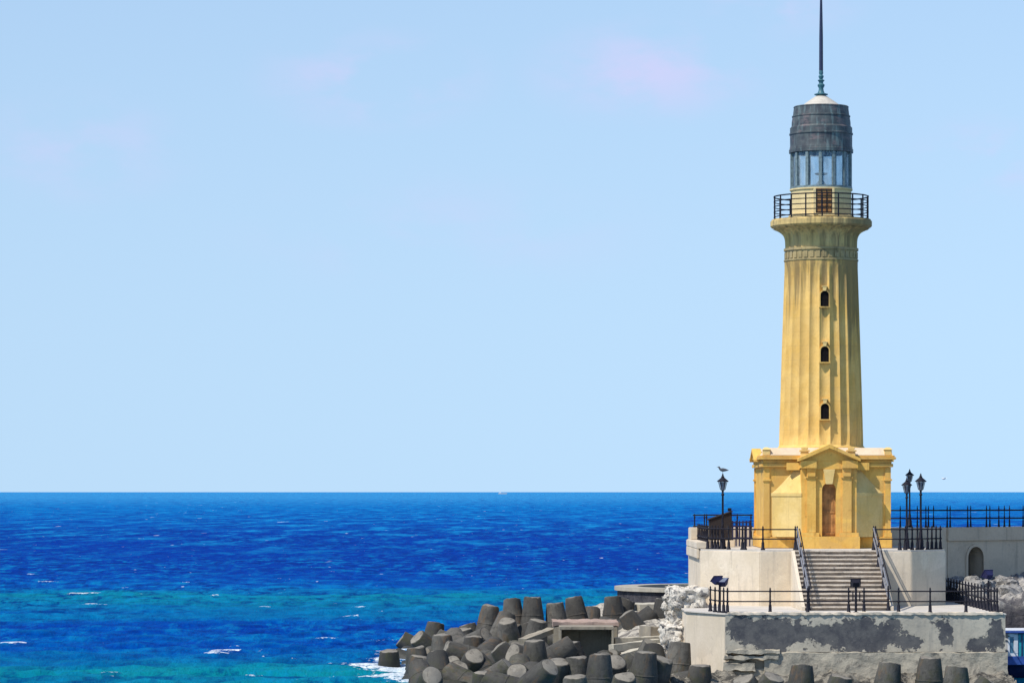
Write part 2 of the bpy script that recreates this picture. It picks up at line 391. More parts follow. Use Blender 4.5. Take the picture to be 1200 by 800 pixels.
def sea_material():
    m = NT('sea_water')
    P = m.coord('Position')
    py, px_ = m.pos('Y'), m.pos('X')
    n1 = m.noise(m.coord('Position', (.006, .022, 0)), 1, 5, .6)          # broad patches of sand and weed under the water
    n2 = m.noise(m.coord('Position', (.045, .13, 0)), 1, 5, .65)
    warp = m.math('MULTIPLY', m.math('SUBTRACT', n1, .5), 130)
    yy = m.math('ADD', py, m.math('MULTIPLY', warp, m.rng(py, 120, 420, .45, 1.7)))
    yy = m.math('ADD', yy, m.math('MULTIPLY', m.math('SUBTRACT', n2, .5), m.rng(py, 130, 400, 34, 170)))
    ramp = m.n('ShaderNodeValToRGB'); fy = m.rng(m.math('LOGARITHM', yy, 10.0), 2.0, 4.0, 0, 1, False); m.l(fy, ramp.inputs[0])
    deep, mid_, turq, far, pale = (.0,.036,.29), (.0,.088,.37), (.002,.215,.27), (.001,.16,.45), (.045,.32,.60)  # pale holds the horizon haze, painted into the farthest water
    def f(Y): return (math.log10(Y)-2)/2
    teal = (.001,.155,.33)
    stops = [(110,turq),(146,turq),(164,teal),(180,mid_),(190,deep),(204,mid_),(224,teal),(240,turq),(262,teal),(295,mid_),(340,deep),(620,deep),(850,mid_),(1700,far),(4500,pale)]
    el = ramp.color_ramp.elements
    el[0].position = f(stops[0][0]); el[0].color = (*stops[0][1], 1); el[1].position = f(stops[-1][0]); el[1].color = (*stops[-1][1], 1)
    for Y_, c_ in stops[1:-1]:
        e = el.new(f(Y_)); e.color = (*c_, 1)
    chop = m.noise(m.coord('Position', (.55, .15, .5)), 1, 9, .74)         # fractal wave facets, their light and shade painted in; some octave always visible
    chop2 = m.noise(m.coord('Position', (.055, .016, 0)), 1, 6, .7)
    c = m.mix(m.rng(n2, .35, .65, 0, .4), ramp.outputs[0], deep)
    c = m.mix(m.rng(chop2, .54, .72, 0, .55), c, (.0,.025,.20))
    c = m.mix(m.rng(chop2, .46, .30, 0, .5), c, (.002,.22,.47))
    gust = m.rng(m.noise(m.coord('Position', (.028, .010, 0)), 1, 4, .6), .36, .62, .35, 1)
    c = m.mix(m.math('MULTIPLY', m.rng(chop, .50, .62, 0, .75), gust), c, (.002,.23,.46))
    c = m.mix(m.math('MULTIPLY', m.rng(chop, .51, .40, 0, .95), gust), c, (.0,.024,.18))
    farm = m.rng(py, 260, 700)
    chop3 = m.noise(m.coord('Position', (.13, .018, 0)), 1, 6, .72)  # far wave facets, light and dark painted in the same way
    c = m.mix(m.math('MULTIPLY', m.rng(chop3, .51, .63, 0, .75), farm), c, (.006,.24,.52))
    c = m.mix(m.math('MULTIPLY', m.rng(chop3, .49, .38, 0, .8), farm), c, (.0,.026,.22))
    hz = m.pos('Z')                         # lighter crests, darker troughs: light and shade painted in by height
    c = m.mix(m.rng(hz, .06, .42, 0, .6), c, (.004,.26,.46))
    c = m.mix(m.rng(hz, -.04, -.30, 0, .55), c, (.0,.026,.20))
    fo = m.n('ShaderNodeAttribute'); fo.attribute_name = 'foam'
    ff = m.noise(m.coord('Position', (3.6, 2.2, 3)), 1, 6, .72)
    foam = m.rng(m.math('ADD', fo.outputs['Fac'], m.math('MULTIPLY', m.math('SUBTRACT', ff, .5), 2.5)), .56, .76)
    cap = m.math('MULTIPLY', m.rng(m.noise(m.coord('Position', (.62, .16, 0)), 1, 4, .62), .685, .725), m.rng(n1, .38, .52))
    cap2 = m.math('MULTIPLY', m.rng(m.noise(m.coord('Position', (.21, .022, 0)), 1, 3, .6), .70, .74), farm)
    foam = m.math('MAXIMUM', m.math('MAXIMUM', foam, cap), m.math('MULTIPLY', cap2, .8))
    c = m.mix(m.math('MULTIPLY', foam, m.rng(ff, .30, .62, .45, 1)), c, (.74,.79,.82))
    m.t.nodes.remove(m.b)
    df = m.n('ShaderNodeBsdfDiffuse'); m.l(c, df.inputs['Color'])
    gl = m.n('ShaderNodeBsdfGlossy'); gl.inputs['Roughness'].default_value = .18
    bp_ = m.n('ShaderNodeBump'); bp_.inputs['Strength'].default_value = .75; bp_.inputs['Distance'].default_value = .8
    b1 = m.noise(m.coord('Position', (1.5, .9, 1)), 1, 6, .7)
    m.l(m.math('ADD', m.math('MULTIPLY', b1, .35), chop), bp_.inputs['Height'])
    m.l(bp_.outputs[0], df.inputs['Normal']); m.l(bp_.outputs[0], gl.inputs['Normal'])
    lw = m.n('ShaderNodeLayerWeight'); lw.inputs[0].default_value = .5; m.l(bp_.outputs[0], lw.inputs['Normal'])
    fac = m.math('MULTIPLY', m.math('POWER', lw.outputs['Facing'], 5), m.math('MULTIPLY', m.math('SUBTRACT', 1, foam), .05), True)
    mx = m.n('ShaderNodeMixShader'); m.l(fac, mx.inputs[0]); m.l(df.outputs[0], mx.inputs[1]); m.l(gl.outputs[0], mx.inputs[2])
    m.l(mx.outputs[0], m.out.inputs['Surface'])
    return m.m
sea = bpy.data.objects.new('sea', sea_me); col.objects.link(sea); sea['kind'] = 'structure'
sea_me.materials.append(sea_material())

# ------------------------------------------------------------------ terraces, walls, ground
TZ, LZ = EYE-2.47, EYE-4.84                 # upper and lower terrace levels
AX, AY = 13.8, 154.3                        # lighthouse axis

# shore: rubble ground sloping under the tetrapods, one sheet
def grid_sheet(name, x0, x1, y0, y1, st, hf, mat):
    nx_ = int((x1-x0)/st)+1; ny_ = int((y1-y0)/st)+1
    vs = [(x0+i*st, y0+j*st, hf(x0+i*st, y0+j*st)) for j in range(ny_) for i in range(nx_)]
    fs = [(j*nx_+i, j*nx_+i+1, (j+1)*nx_+i+1, (j+1)*nx_+i) for j in range(ny_-1) for i in range(nx_-1)]
    b = MB(); b.v = vs; b.f = fs
    return structure(b.build(name, mat, smooth=55))
def nz(x, y, s, o=0): return noise.fractal(Vector((x*s, y*s, o)), .9, 2.1, 5)
def shore_h(x, y):
    h = .55+(y-147)*.042
    h -= max(0, 6.0-x)*.42
    h -= max(0, 147.5-y)*.6
    h -= max(0, y-188)*.5
    return min(h, 1.7)+.20*nz(x, y, .75)+.12*nz(x, y, 2.2, 5)
grid_sheet('rubble_shore', -4, 15.5, 140.5, 194, .22, shore_h, RUBB)
def fore_h(x, y):
    return .45-max(0, 134.6-y)*.5+.30*nz(x, y, .9, 7)+.22*nz(x, y, 2.4, 2)
grid_sheet('foreshore_rubble', 6.2, 19.7, 129.5, 137.4, .12, fore_h, RUBD)

# quay ground to the right, below the sea wall
def quay_h(x, y):
    h = 3.55+(y-158)*.06
    h += .28*nz(x, y, .8, 3)+.30*abs(nz(x, y, 1.7, 9))+.14*nz(x, y, 4.2, 1)
    edge = 149.3+.8*nz(x, 0, .6, 4)
    if y < edge: h -= (edge-y)*3.2
    return max(h, -2.0)
grid_sheet('quay_ground', 19.72, 40, 146.5, 176, .17, quay_h, RUBR)

def rock_mesh(name, size, mat, seed=0, sub=4, amp=.28, blocky=.0):
    bm = bmesh.new(); bmesh.ops.create_icosphere(bm, subdivisions=sub, radius=1)
    for v in bm.verts:
        p = v.co.copy(); 
        if blocky:
            mx = max(abs(p.x), abs(p.y), abs(p.z)); p = p.lerp(p/mx, blocky)
        n_ = noise.fractal(p*1.3+Vector((seed*7.1, seed*3.3, 0)), .8, 2, 5)*amp + noise.fractal(p*5+Vector((seed, 0, 0)), .8, 2, 3)*amp*.25
        p *= 1+n_; v.co = Vector((p.x*size[0], p.y*size[1], p.z*size[2]))
    me = bpy.data.meshes.new(name); bm.to_mesh(me); bm.free(); me.materials.append(mat); smooth_by(me, 50); return me
def rock(name, loc, size, mat, label, cat='rock', group=None, rz=0, **k):
    o = bpy.data.objects.new(name, rock_mesh(name, size, mat, **k)); col.objects.link(o)
    o.location = loc; o.rotation_euler = (0, 0, rz); tag(o, label, cat, group); return o

# upper terrace: octagonal block
Lx, Rx = AX-3.30, AX+3.14
oct_pts = [(Lx,146.5), (Rx,146.5), (Rx+1.65,148.15), (Rx+1.65,158.62), (Lx-2.38,158.62), (Lx-2.38,148.9)]
ut = thing('upper_terrace', 'whitewashed octagonal terrace block carrying the yellow lighthouse', 'terrace', (AX, 150, LZ-1))
def loc(pts, o): return [(x-o[0], y-o[1]) for x, y in pts]
oo = ut.location
MB().prism(loc(oct_pts, oo), -.6, TZ-.06-oo.z).build('terrace_wall', WHITE, ut, bevel=.03)
MB().prism(loc([(Lx+.04,146.54),(Rx-.02,146.54),(Rx+1.61,148.17),(Rx+1.61,158.6),(Lx-2.34,158.6),(Lx-2.34,148.92)], oo), TZ-.06-oo.z, TZ-oo.z).build('terrace_paving', PAVE, ut)
# raised kerb with a moulding along the left edge
MB().box(Lx-2.50-oo.x, Lx-2.0-oo.x, 149.6-oo.y, 158.6-oo.y, TZ+.004-oo.z, TZ+.30-oo.z).box(Lx-2.50-oo.x, Lx-2.383-oo.x, 149.6-oo.y, 158.6-oo.y, TZ-.42-oo.z, TZ+.004-oo.z).build('kerb', WHITE, ut, bevel=.03)

# sea wall behind: straight part, then turning back at 45 degrees on the right
sw = thing('sea_wall', 'long grey sea wall with arched niche behind the lighthouse terrace', 'wall', (20.0, 158.7, 1))
WZ = EYE-1.64
oo = sw.location
dirr = Vector((math.cos(R(38)), math.sin(R(38)))); nrmr = Vector((math.sin(R(38)), -math.cos(R(38))))
def along(t, d): q = Vector((20.0, 158.7))+dirr*t-nrmr*d; return (q.x-oo.x, q.y-oo.y)      # d: depth behind the face
MB().prism([(X(809,158.7)-oo.x, 158.7-oo.y), (20.0-oo.x, 158.7-oo.y), along(0,1.6), (X(809,158.7)-oo.x, 160.5-oo.y)], 0, WZ-oo.z).build('wall', WHITE, sw, bevel=.03)
at_t = 0
# find the niche centre: photo x 1143
def t_for(px):
    a, b = 0, 60
    for _ in range(60):
        t = (a+b)/2; q = Vector((20.0,158.7))+dirr*t
        if 600+q.x*F/q.y < px: a = t
        else: b = t
    return t
tn = t_for(1143); hw = .40*1.28
znb, znt = 2.6-oo.z, EYE-(640-576)*160.5/F-oo.z
def wall_seg(b, t0, t1, d0, d1, z0, z1):
    return b.prism([along(t0,d0), along(t1,d0), along(t1,d1), along(t0,d1)], z0, z1)
body = MB()
zc = WZ-.62-oo.z
wall_seg(body, .003, tn-hw, .0, 1.6, 0, zc); wall_seg(body, tn+hw, 45, 0, 1.6, 0, zc)
# arch piece: elevation polygon laid on the wall plane
arc = [(hw*math.cos(a), znt-hw+hw*math.sin(a)) for a in np.linspace(0, math.pi, 15)]
pl = [(hw, zc), (-hw, zc)] + [(x, z) for x, z in reversed(arc)]
n_ = len(pl)
body.add([(*along(tn+x, 0), z) for x, z in pl]+[(*along(tn+x, 1.6), z) for x, z in pl],
         [tuple(range(n_-1,-1,-1)), tuple(range(n_, 2*n_))]+[(i,(i+1)%n_,n_+(i+1)%n_,n_+i) for i in range(n_)])
body.build('wall', GREYW, sw)
cop = MB(); wall_seg(cop, -.05, 45, -.09, 1.65, zc+.003, WZ-oo.z); cop.build('coping', GREYW, sw, bevel=.02)
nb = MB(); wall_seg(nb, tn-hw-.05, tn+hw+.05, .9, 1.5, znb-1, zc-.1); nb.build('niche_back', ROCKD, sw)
ring = MB()
ro = hw+.13
for i in range(14):
    a0, a1 = math.pi*i/14, math.pi*(i+1)/14
    ps = [(hw*math.cos(a0), hw*math.sin(a0)), (ro*math.cos(a0), ro*math.sin(a0)), (ro*math.cos(a1), ro*math.sin(a1)), (hw*math.cos(a1), hw*math.sin(a1))]
    ring.add([(*along(tn+x, -.05), znt-hw+z) for x, z in ps]+[(*along(tn+x, .1), znt-hw+z) for x, z in ps],
             [(0,1,2,3),(7,6,5,4),(0,4,5,1),(1,5,6,2),(2,6,7,3),(3,7,4,0)])
for s in (-1, 1): wall_seg(ring, *sorted((tn+s*hw, tn+s*ro)), -.05, .1, 1.6, znt-hw)
ring.build('niche_surround', GREYW, sw)
tag(MB().box(X(809.5,157.9), X(822,157.9), 157.4, 158.55, TZ+.304, WZ+.02).build('end_block', WHITE, loc=(0,0,0), bevel=.03), 'small white masonry block ending the sea wall beside the open sea', 'masonry block')

# lower platform with the flaking front
lp = thing('lower_platform', 'lower landing platform with flaking slate and beige front wall', 'platform', (AX, 145, 0))
oo = lp.location
FLx, FRx = 8.49, 19.64
lower_pts = [(FLx,137.6),(FRx,137.6),(FRx,157),(7.1,157),(7.1,141.2)]
MB().prism(loc([(FLx+.006,137.62),(FRx-.006,137.62),(FRx-.006,157),(7.106,157),(7.106,141.2)], oo), -1.5, LZ-.05).build('platform_wall', WHITE, lp)
MB().prism(loc([(FLx-.03,137.54),(FRx+.03,137.54),(FRx+.03,156.9),(7.05,156.9),(7.05,141.1)], oo), LZ-.05, LZ).build('platform_paving', PAVE, lp)
# front skin with the flake attribute
def sdf(poly, x, z):                        # positive inside
    ins = False; best = 1e9; n = len(poly)
    for i in range(n):
        (x0, z0), (x1, z1) = poly[i], poly[(i+1)%n]
        if (z0 > z) != (z1 > z) and x < (x1-x0)*(z-z0)/(z1-z0)+x0: ins = not ins
        dx, dz = x1-x0, z1-z0; t = max(0, min(1, ((x-x0)*dx+(z-z0)*dz)/(dx*dx+dz*dz+1e-9)))
        best = min(best, math.hypot(x-x0-t*dx, z-z0-t*dz))
    return best if ins else -best
def pp(l): return [(X(a,137.55), EYE-(b-576)*137.55/F) for a, b in l]
patches = [pp([(853,724),(870,721),(900,722),(930,723),(960,727),(985,726),(1000,727),(1012,724),(1022,728),(1026,742),(1033,731),(1043,728),(1051,727),(1049,734),(1056,745),(1064,742),(1074,741),(1080,752),(1083,756),(1070,760),(1035,762),(1000,761),(960,760),(935,758),(915,762),(880,760),(862,757),(853,745)]),
           pp([(1096,729),(1104,726),(1112,731),(1116,738),(1112,748),(1116,758),(1104,759),(1100,745),(1096,738)]),
           pp([(1135,753),(1140,745),(1150,741),(1160,734),(1170,729),(1175,727),(1176,745),(1175,760),(1155,762),(1140,762),(1135,758)])]
hole = pp([(938,752),(945,750),(953,752),(958,760),(935,762)])
zb, zt = EYE-(763.5-576)*137.55/F, LZ-.052
cw = .05; ni = int((FRx-FLx)/cw); nj = int((zt-zb)/cw)+1
b = MB(); fl = []
for j in range(nj+1):
    for i in range(ni+1):
        x = FLx+(FRx-FLx)*i/ni; z = zb+(zt-zb)*j/nj
        d = max(sdf(p, x, z) for p in patches); d = min(d, -sdf(hole, x, z))
        b.v.append((x-oo.x, 137.56-oo.y+.012*nz(x, z, 1.2, 2), z)); fl.append(max(-.6, min(.6, d+.05)))
b.f = [(j*(ni+1)+i, j*(ni+1)+i+1, (j+1)*(ni+1)+i+1, (j+1)*(ni+1)+i) for j in range(nj) for i in range(ni)]
# close the skin to a slab
skin = b.build('front_render', FLAKE, lp)
a_ = skin.data.attributes.new('flake', 'FLOAT', 'POINT'); a_.data.foreach_set('value', np.array(fl, dtype=np.float32))
so = skin.modifiers.new('thickness', 'SOLIDIFY'); so.thickness = .045; so.offset = -1
# lower footing: rougher, standing forward
def rough_block(name, x0, x1, y0, y1, z0, z1, mat, parent=None, amp=.06, st=.12, seed=0, loc_=None, sc_=1.6, stones=0):
    bm = bmesh.new(); bmesh.ops.create_cube(bm, size=1)
    bmesh.ops.transform(bm, matrix=Matrix.Translation(((x0+x1)/2,(y0+y1)/2,(z0+z1)/2)) @ Matrix.Diagonal((x1-x0,y1-y0,z1-z0,1)), verts=bm.verts)
    for ax in range(3):
        ln = (x1-x0, y1-y0, z1-z0)[ax]; c = max(1, min(120, int(ln/st)))
        o_ = (x0, y0, z0)[ax]
        for i in range(1, c):
            no = [0,0,0]; no[ax] = 1; co = [0,0,0]; co[ax] = o_+ln*i/c
            bmesh.ops.bisect_plane(bm, geom=bm.verts[:]+bm.edges[:]+bm.faces[:], plane_co=co, plane_no=no)
    bm.normal_update()
    for v in bm.verts:
        p = v.co*sc_+Vector((seed*5.7, seed*2.1, seed)); dd_ = amp*(noise.fractal(p, .85, 2.1, 5)-.1)
        if stones:
            f_ = noise.voronoi(v.co*2.1+Vector((seed, 0, 0)))[0]; dd_ += stones*min(.5, f_[1]-f_[0])-stones*.3
        v.co += v.normal*dd_
    me = bpy.data.meshes.new(name); bm.to_mesh(me); bm.free(); me.materials.append(mat); smooth_by(me, 45)
    o = bpy.data.objects.new(name, me); col.objects.link(o)
    if parent: o.parent = parent
    if loc_ is not None: o.location = loc_
    return o
FOOT = rubble('footing_concrete', (.43,.385,.30), (.35,.315,.25), (.15,.135,.115), (.54,.66), 1.3, .65, .45)
rough_block('footing', FLx+1.5-oo.x, FRx+.03-oo.x, 137.12-oo.y, 137.52-oo.y, -.6, zb-.01, FOOT, lp, .07, .13, 3)
for k in range(5):
    xa = FLx+.1+(FRx-FLx-.2)*k/5; xb = FLx+.1+(FRx-FLx-.2)*(k+1)/5-.01
    rough_block('kerb_stone', xa-oo.x, xb-oo.x, 137.50-oo.y, 137.80-oo.y, LZ-.05, LZ+.05, WHITE, lp, .05, .07, 20+k, None, 4)
for k, (pa, pb, ya, za, zc_, fy) in enumerate(((851, 914, 761, 0, .14, 137.0), (849, 912, 767.5, 0, .15, 136.9), (848, 884, 776, 0, .30, 136.75), (855, 935, 783, 0, .8, 136.9))):
    zt_ = EYE-(ya-576)*137.2/F
    rough_block('broken_ledge', X(pa,137.2)-oo.x, X(pb,137.2)-oo.x, fy-oo.y+.12*k, 137.5-oo.y, zt_-zc_, zt_, FOOT, lp, .10, .11, 11+k, None, 2.2)

# stairs between the terraces
st = thing('staircase', 'worn stone staircase climbing from lower platform to lighthouse door', 'stairs', (13.7, 143.8, LZ))
N = 14; ri = (TZ-LZ)/N; y1_ = 146.49; y0_ = 141.0; tr = (y1_-y0_)/N
pts = [(y0_, LZ+.004)]
for i in range(N):
    pts += [(y0_+tr*i, LZ+ri*(i+1)-.062)]
    if i < N-1: pts += [(y0_+tr*(i+1), LZ+ri*(i+1)-.062)]
pts += [(y1_, TZ-.062), (y1_, LZ+.004)]
SX0, SX1 = 11.95, 15.42
o = st.location
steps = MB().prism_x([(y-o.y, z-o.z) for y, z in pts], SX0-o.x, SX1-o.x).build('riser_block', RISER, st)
for i in range(N):
    zt_ = LZ+ri*(i+1)-(.004 if i == N-1 else 0)
    t_ = rough_block('tread', SX0+.004-o.x, SX1-.004-o.x, y0_+tr*i-.06-o.y, y0_+tr*(i+1)-.002-o.y, zt_-.060-o.z, zt_-o.z, STEP, st, .012, .12, i, None, 3)
# flank walls that follow the slope on both sides
for x0, x1 in ((SX0-.14, SX0-.003), (SX1+.003, SX1+.14)):
    MB().prism_x([(y0_-.1-o.y, .004), (y1_-.004-o.y, .004), (y1_-.004-o.y, TZ-o.z-.01), (y1_-tr-o.y, TZ-o.z-.01), (y0_-.1-o.y, ri*.9)], x0-o.x, x1-o.x).build('flank_wall', WHITE, st)

# whitewashed rough masonry mass left of the lower platform
rough = rough_block('rubble_mass', -.72, .68, -2.0, 5.0, -2.9, .95, RUBW, None, .12, .075, 5, (7.42, 146.4, LZ-.22), 1.2, .34)
tag(rough, 'rough white rubble mass plastered against the terrace corner', 'masonry')
r2 = rough_block('rubble_shoulder', -.6, .5, -1.6, 2, -3, .5, RUBW, None, .14, .075, 8, (6.85, 144.2, 1.75), 1.2, .34)
tag(r2, 'lower whitewashed rubble shoulder with dark pits beside the platform corner', 'masonry')
for k, (px_, py_, Y_, s) in enumerate(((800, 706, 144.5, .75), (815, 700, 146, .6))):
    pass

# separate stones bedded in the rough masses
STONES = [rock_mesh('stone', (1, .85, .75), RUBW, seed=30+k, sub=3, amp=.30, blocky=.35) for k in range(5)]
STONER = [rock_mesh('boulder', (1, .9, .7), RUBR2, seed=50+k, sub=3, amp=.32, blocky=.45) for k in range(5)]
def scatter(meshes, name, n, fn, label, cat, group, lo, hi):
    for k in range(n):
        o_ = bpy.data.objects.new(name, meshes[k % len(meshes)]); col.objects.link(o_)
        o_.location = fn(); q = random.uniform(lo, hi)*random.uniform(.6, 1); o_.scale = (q*random.uniform(.8,1.3), q, q*random.uniform(.7,1.1))
        o_.rotation_euler = (random.uniform(-.6,.6), random.uniform(-.6,.6), random.uniform(0, 6.28)); tag(o_, label, cat, group)
def left_face():
    t = random.random()
    if t < .5: return (6.72+random.uniform(-.05,.1), random.uniform(144.5,150), random.uniform(.8,LZ+.6))
    if t < .75: return (random.uniform(6.3,7.2), 142.6+random.uniform(-.1,.15), random.uniform(-.2,2.1))
    return (random.uniform(6.8,8.0), 144.4+random.uniform(-.1,.1), random.uniform(2.1,LZ+.6))
scatter(STONES, 'stone', 60, left_face, 'whitewashed stone bedded in the rough white wall left of the platform', 'stone', 'stones of the rough white wall', .14, .38)
def quay_pt():
    x, y = random.uniform(19.9, 30), random.uniform(149.6, 158.2)
    return (x, y, quay_h(x, y)+.05)
scatter(STONER, 'boulder', 70, quay_pt, 'pale boulder on the rubble quay below the arched sea wall', 'boulder', 'boulders on the quay', .22, .62)

# round basin behind the tetrapods
bs = thing('round_basin', 'low round concrete basin on the point behind the tetrapods', 'basin', (X(720,181)+5.6, 181, 1.6))
zt_ = EYE-4.93-1.6
def stad(r, xr, n=24): return [(r*math.cos(a), r*math.sin(a)) for a in np.linspace(math.pi/2, 3*math.pi/2, n)]+[(xr, -r), (xr, r)]
def ring_wall(b, ro, ri_, z0, z1, xr):
    A, B = stad(ro, xr), stad(ri_, xr-.4); n = len(A)
    vs = [(x,y,z0) for x,y in A]+[(x,y,z1) for x,y in A]+[(x,y,z1) for x,y in B]+[(x,y,z0) for x,y in B]
    fs = []
    for i in range(n):
        j = (i+1) % n
        fs += [(i,j,n+j,n+i), (n+i,n+j,2*n+j,2*n+i), (2*n+i,2*n+j,3*n+j,3*n+i)]
    return b.add(vs, fs)
ring_wall(MB(), 5.45, 4.6, -1.5, zt_-.20, 9).build('basin_wall', ROCKD, bs)
ring_wall(MB(), 5.6, 4.4, zt_-.197, zt_, 9).build('basin_rim', BASIN, bs)
MB().prism(stad(4.5, 8.4), zt_-.9, zt_-.75).build('basin_floor', ROCKD, bs)
# a rail of short stubs seen inside the rim
sb = MB()
for i in range(26):
    a = -1.2+i*.32
    sb.box(a, a+.10, 3.9, 4.05, zt_-.76, zt_+.16)
sb.box(-1.3, 7.3, 4.052, 4.10, zt_+.02, zt_+.10)
sb.build('stub_rail', IRON, bs)

# ------------------------------------------------------------------ the lighthouse
lh = thing('lighthouse', 'tall yellow fluted column lighthouse with dark lantern roof and spire', 'lighthouse', (AX, AY, TZ))
MB().box(-2.84, 2.84, -3.12, 3.12, .003, .50).build('plinth', YEL, lh, bevel=.03)
bw = MB().box(-2.72, 2.72, -3, 3, .50, 3.55).build('base_wall', YEL, lh)
for sx in (-1, 1):
    for sy in (-1, 1):
        x0, x1 = sorted((sx*2.53, sx*2.78)); y0, y1 = sorted((sy*2.80, sy*3.06))
        q = MB().box(x0, x1, y0, y1, .501, 3.54)
        q.box(x0-.05, x1+.05, y0-.05, y1+.05, 2.95, 3.03).box(x0-.04, x1+.04, y0-.04, y1+.04, .503, .68)
        q.build('corner_pilaster', YEL, bw)
cn_ = MB().box(-2.87, 2.87, -3.17, 3.17, 3.552, 3.70).box(-2.81, 2.81, -3.10, 3.10, 3.702, 3.88).box(-2.98, 2.98, -3.30, 3.30, 3.882, 3.99).box(-2.93, 2.93, -3.24, 3.24, 3.992, 4.06).build('cornice', YEL, lh, bevel=.015)
MB().frustum((-2.82,2.82,-3.1,3.1,4.062), (-2.5,2.5,-2.75,2.75,4.40)).build('attic_roof', PALE, lh, bevel=.02)
for sx in (-1, 1):
    for sy in (-1, 1):
        q = MB().box(sx*2.66-.16, sx*2.66+.16, sy*2.93-.16, sy*2.93+.16, 4.064, 4.30)
        q.frustum((sx*2.66-.2, sx*2.66+.2, sy*2.93-.2, sy*2.93+.2, 4.302), (sx*2.66-.08, sx*2.66+.08, sy*2.93-.08, sy*2.93+.08, 4.42))
        q.build('acroterion', YELP, cn_, bevel=.015)

def make_porch():
    r = .305; zs = 2.56
    arc_ = [(r*math.cos(a), zs+r*math.sin(a)) for a in np.linspace(math.pi, 0, 17)]
    wall = [(-1.2,.53), (-r,.53)]+arc_+[(r,.53), (1.2,.53), (1.2,3.46), (-1.2,3.46)]
    wp = [(x, z) for x, z in wall]
    b = MB().prism_y(wp, -3.86, -3.004)
    b.box(-1.32, 1.32, -4.10, -3.004, .004, .528)
    b.box(-1.28, -.44, -4.04, -3.87, .53, .70).box(.44, 1.28, -4.04, -3.87, .53, .70)
    # entablature: a lower middle band and two blocks over the pilasters
    b.box(-1.16, 1.16, -3.93, -3.004, 3.462, 3.818).box(-1.24, -.56, -4.08, -3.004, 3.50, 3.82).box(.56, 1.24, -4.08, -3.004, 3.50, 3.82)
    b.box(-1.80, -1.242, -3.36, -3.18, 3.42, 3.74).box(1.242, 1.80, -3.36, -3.18, 3.42, 3.74)
    po = b.build('porch', YEL, lh, bevel=.0)
    # pediment: tympanum set back, raking cornices standing forward
    p = MB().prism_y([(-1.18,3.822), (1.18,3.822), (0,4.36)], -3.95, -2.6)
    for s in (-1, 1):
        pts_ = [(s*1.34, 3.80), (s*1.34, 3.93), (0, 4.54), (0, 4.37)]
        if s > 0: pts_ = pts_[::-1]
        pts_ = [(x+.001*s if x == 0 else x, z) for x, z in pts_]
        p.prism_y(pts_[::-1], -4.20, -2.55)
        pts2 = [(s*1.20, 3.826), (s*1.20, 3.86), (s*.002, 4.36), (s*.002, 4.30)]
        p.prism_y(pts2 if s < 0 else pts2[::-1], -4.09, -3.9)
    p.build('pediment', YEL, po)
    for s in (-1, 1):
        x0, x1 = sorted((s*.57, s*.98))
        q = MB().box(x0, x1, -3.98, -3.862, .701, 3.499)
        q.box(x0-.05, x1+.05, -4.03, -3.87, 3.06, 3.13).box(x0+.03, x1-.03, -4.07, -3.985, 3.135, 3.30)
        q.build('pilaster', YEL, po, bevel=.012)
        q = MB().box(s*1.02-.17, s*1.02+.17, -3.5, -3.15, 3.99, 4.22).box(s*1.02-.22, s*1.02+.22, -3.55, -3.1, 4.222, 4.30).box(s*1.02-.14, s*1.02+.14, -3.46, -3.2, 4.302, 4.42)
        q.build('acroterion', YELP, po, bevel=.02)
    kb = MB().prism_y([(-.15,2.80), (.15,2.80), (.26,3.455), (-.26,3.455)], -3.99, -3.862)
    kb.build('keystone', YELP, po, bevel=.015)
    d = [(-r+.002,.54)]+[(-r+.002, zs)]+arc_[1:-1]+[(r-.002, zs), (r-.002,.54)]
    d = [(x, z-.004) for x, z in d][::-1]
    dd = MB().prism_y(d, -3.56, -3.45)
    for xx in (-.19, -.002, .186): dd.box(xx, xx+.012, -3.575, -3.562, .56, zs+.1)
    dd.box(-.27, .27, -3.59, -3.577, .62, .70).box(-.27, .27, -3.59, -3.577, 1.55, 1.63)
    dd.build('door', DOORM, po)
    return po
porch = make_porch()
for k in (1, 2, 3):                          # shallow gables on the other sides
    g = MB().prism_y([(-1.18,3.90), (1.18,3.90), (0,4.26)], -3.02, -2.6)
    g.prism_y([(-1.36,3.80), (-1.36,3.90), (0,4.40), (0,4.27)][::-1], -3.10, -2.7).prism_y([(1.36,3.80), (1.36,3.90), (.001,4.40), (.001,4.27)], -3.10, -2.7)
    o_ = g.build('side_gable', YEL, lh); o_.rotation_euler = (0, 0, k*math.pi/2)
# splayed buttresses between porch and wall
def make_splay(s):
    def tri(t):                              # t: 0..1 shrink
        w_ = 1.16*(1-t)+.06; d_ = .82*(1-t)+.03
        return [(s*1.202, -3.003), (s*1.202, -3.003-d_), (s*(1.202+w_), -3.003)]
    b = MB(); rings = []
    for z, t in ((.502,0), (2.28,0)): rings.append([(x,y,z) for x,y in tri(t)])
    for z, t in ((2.281,-.045), (2.42,-.045)): rings.append([(x,y,z) for x,y in tri(t)])
    for i in range(13):
        u = i/12; rings.append([(x,y,2.421+u*1.12) for x,y in tri(1-(1-u)**.85*(1-.10*math.sin(math.pi*u)) if u < 1 else .97)])
    for rg in rings: b.v += rg
    order = (0,1,2) if s < 0 else (0,2,1)
    for j in range(len(rings)-1):
        for i in range(3):
            a, c = order[i], order[(i+1)%3]
            b.f.append((j*3+c, j*3+a, (j+1)*3+a, (j+1)*3+c))
    m_ = len(rings)-1; b.f.append(tuple(m_*3+i for i in order)[::-1]); b.f.append(tuple(order))
    ob = b.build('splay_buttress', SPLAY, lh)
    bm = bmesh.new(); bm.from_mesh(ob.data); bmesh.ops.recalc_face_normals(bm, faces=bm.faces); bm.to_mesh(ob.data); bm.free()
    return ob
for s in (-1, 1): make_splay(s)

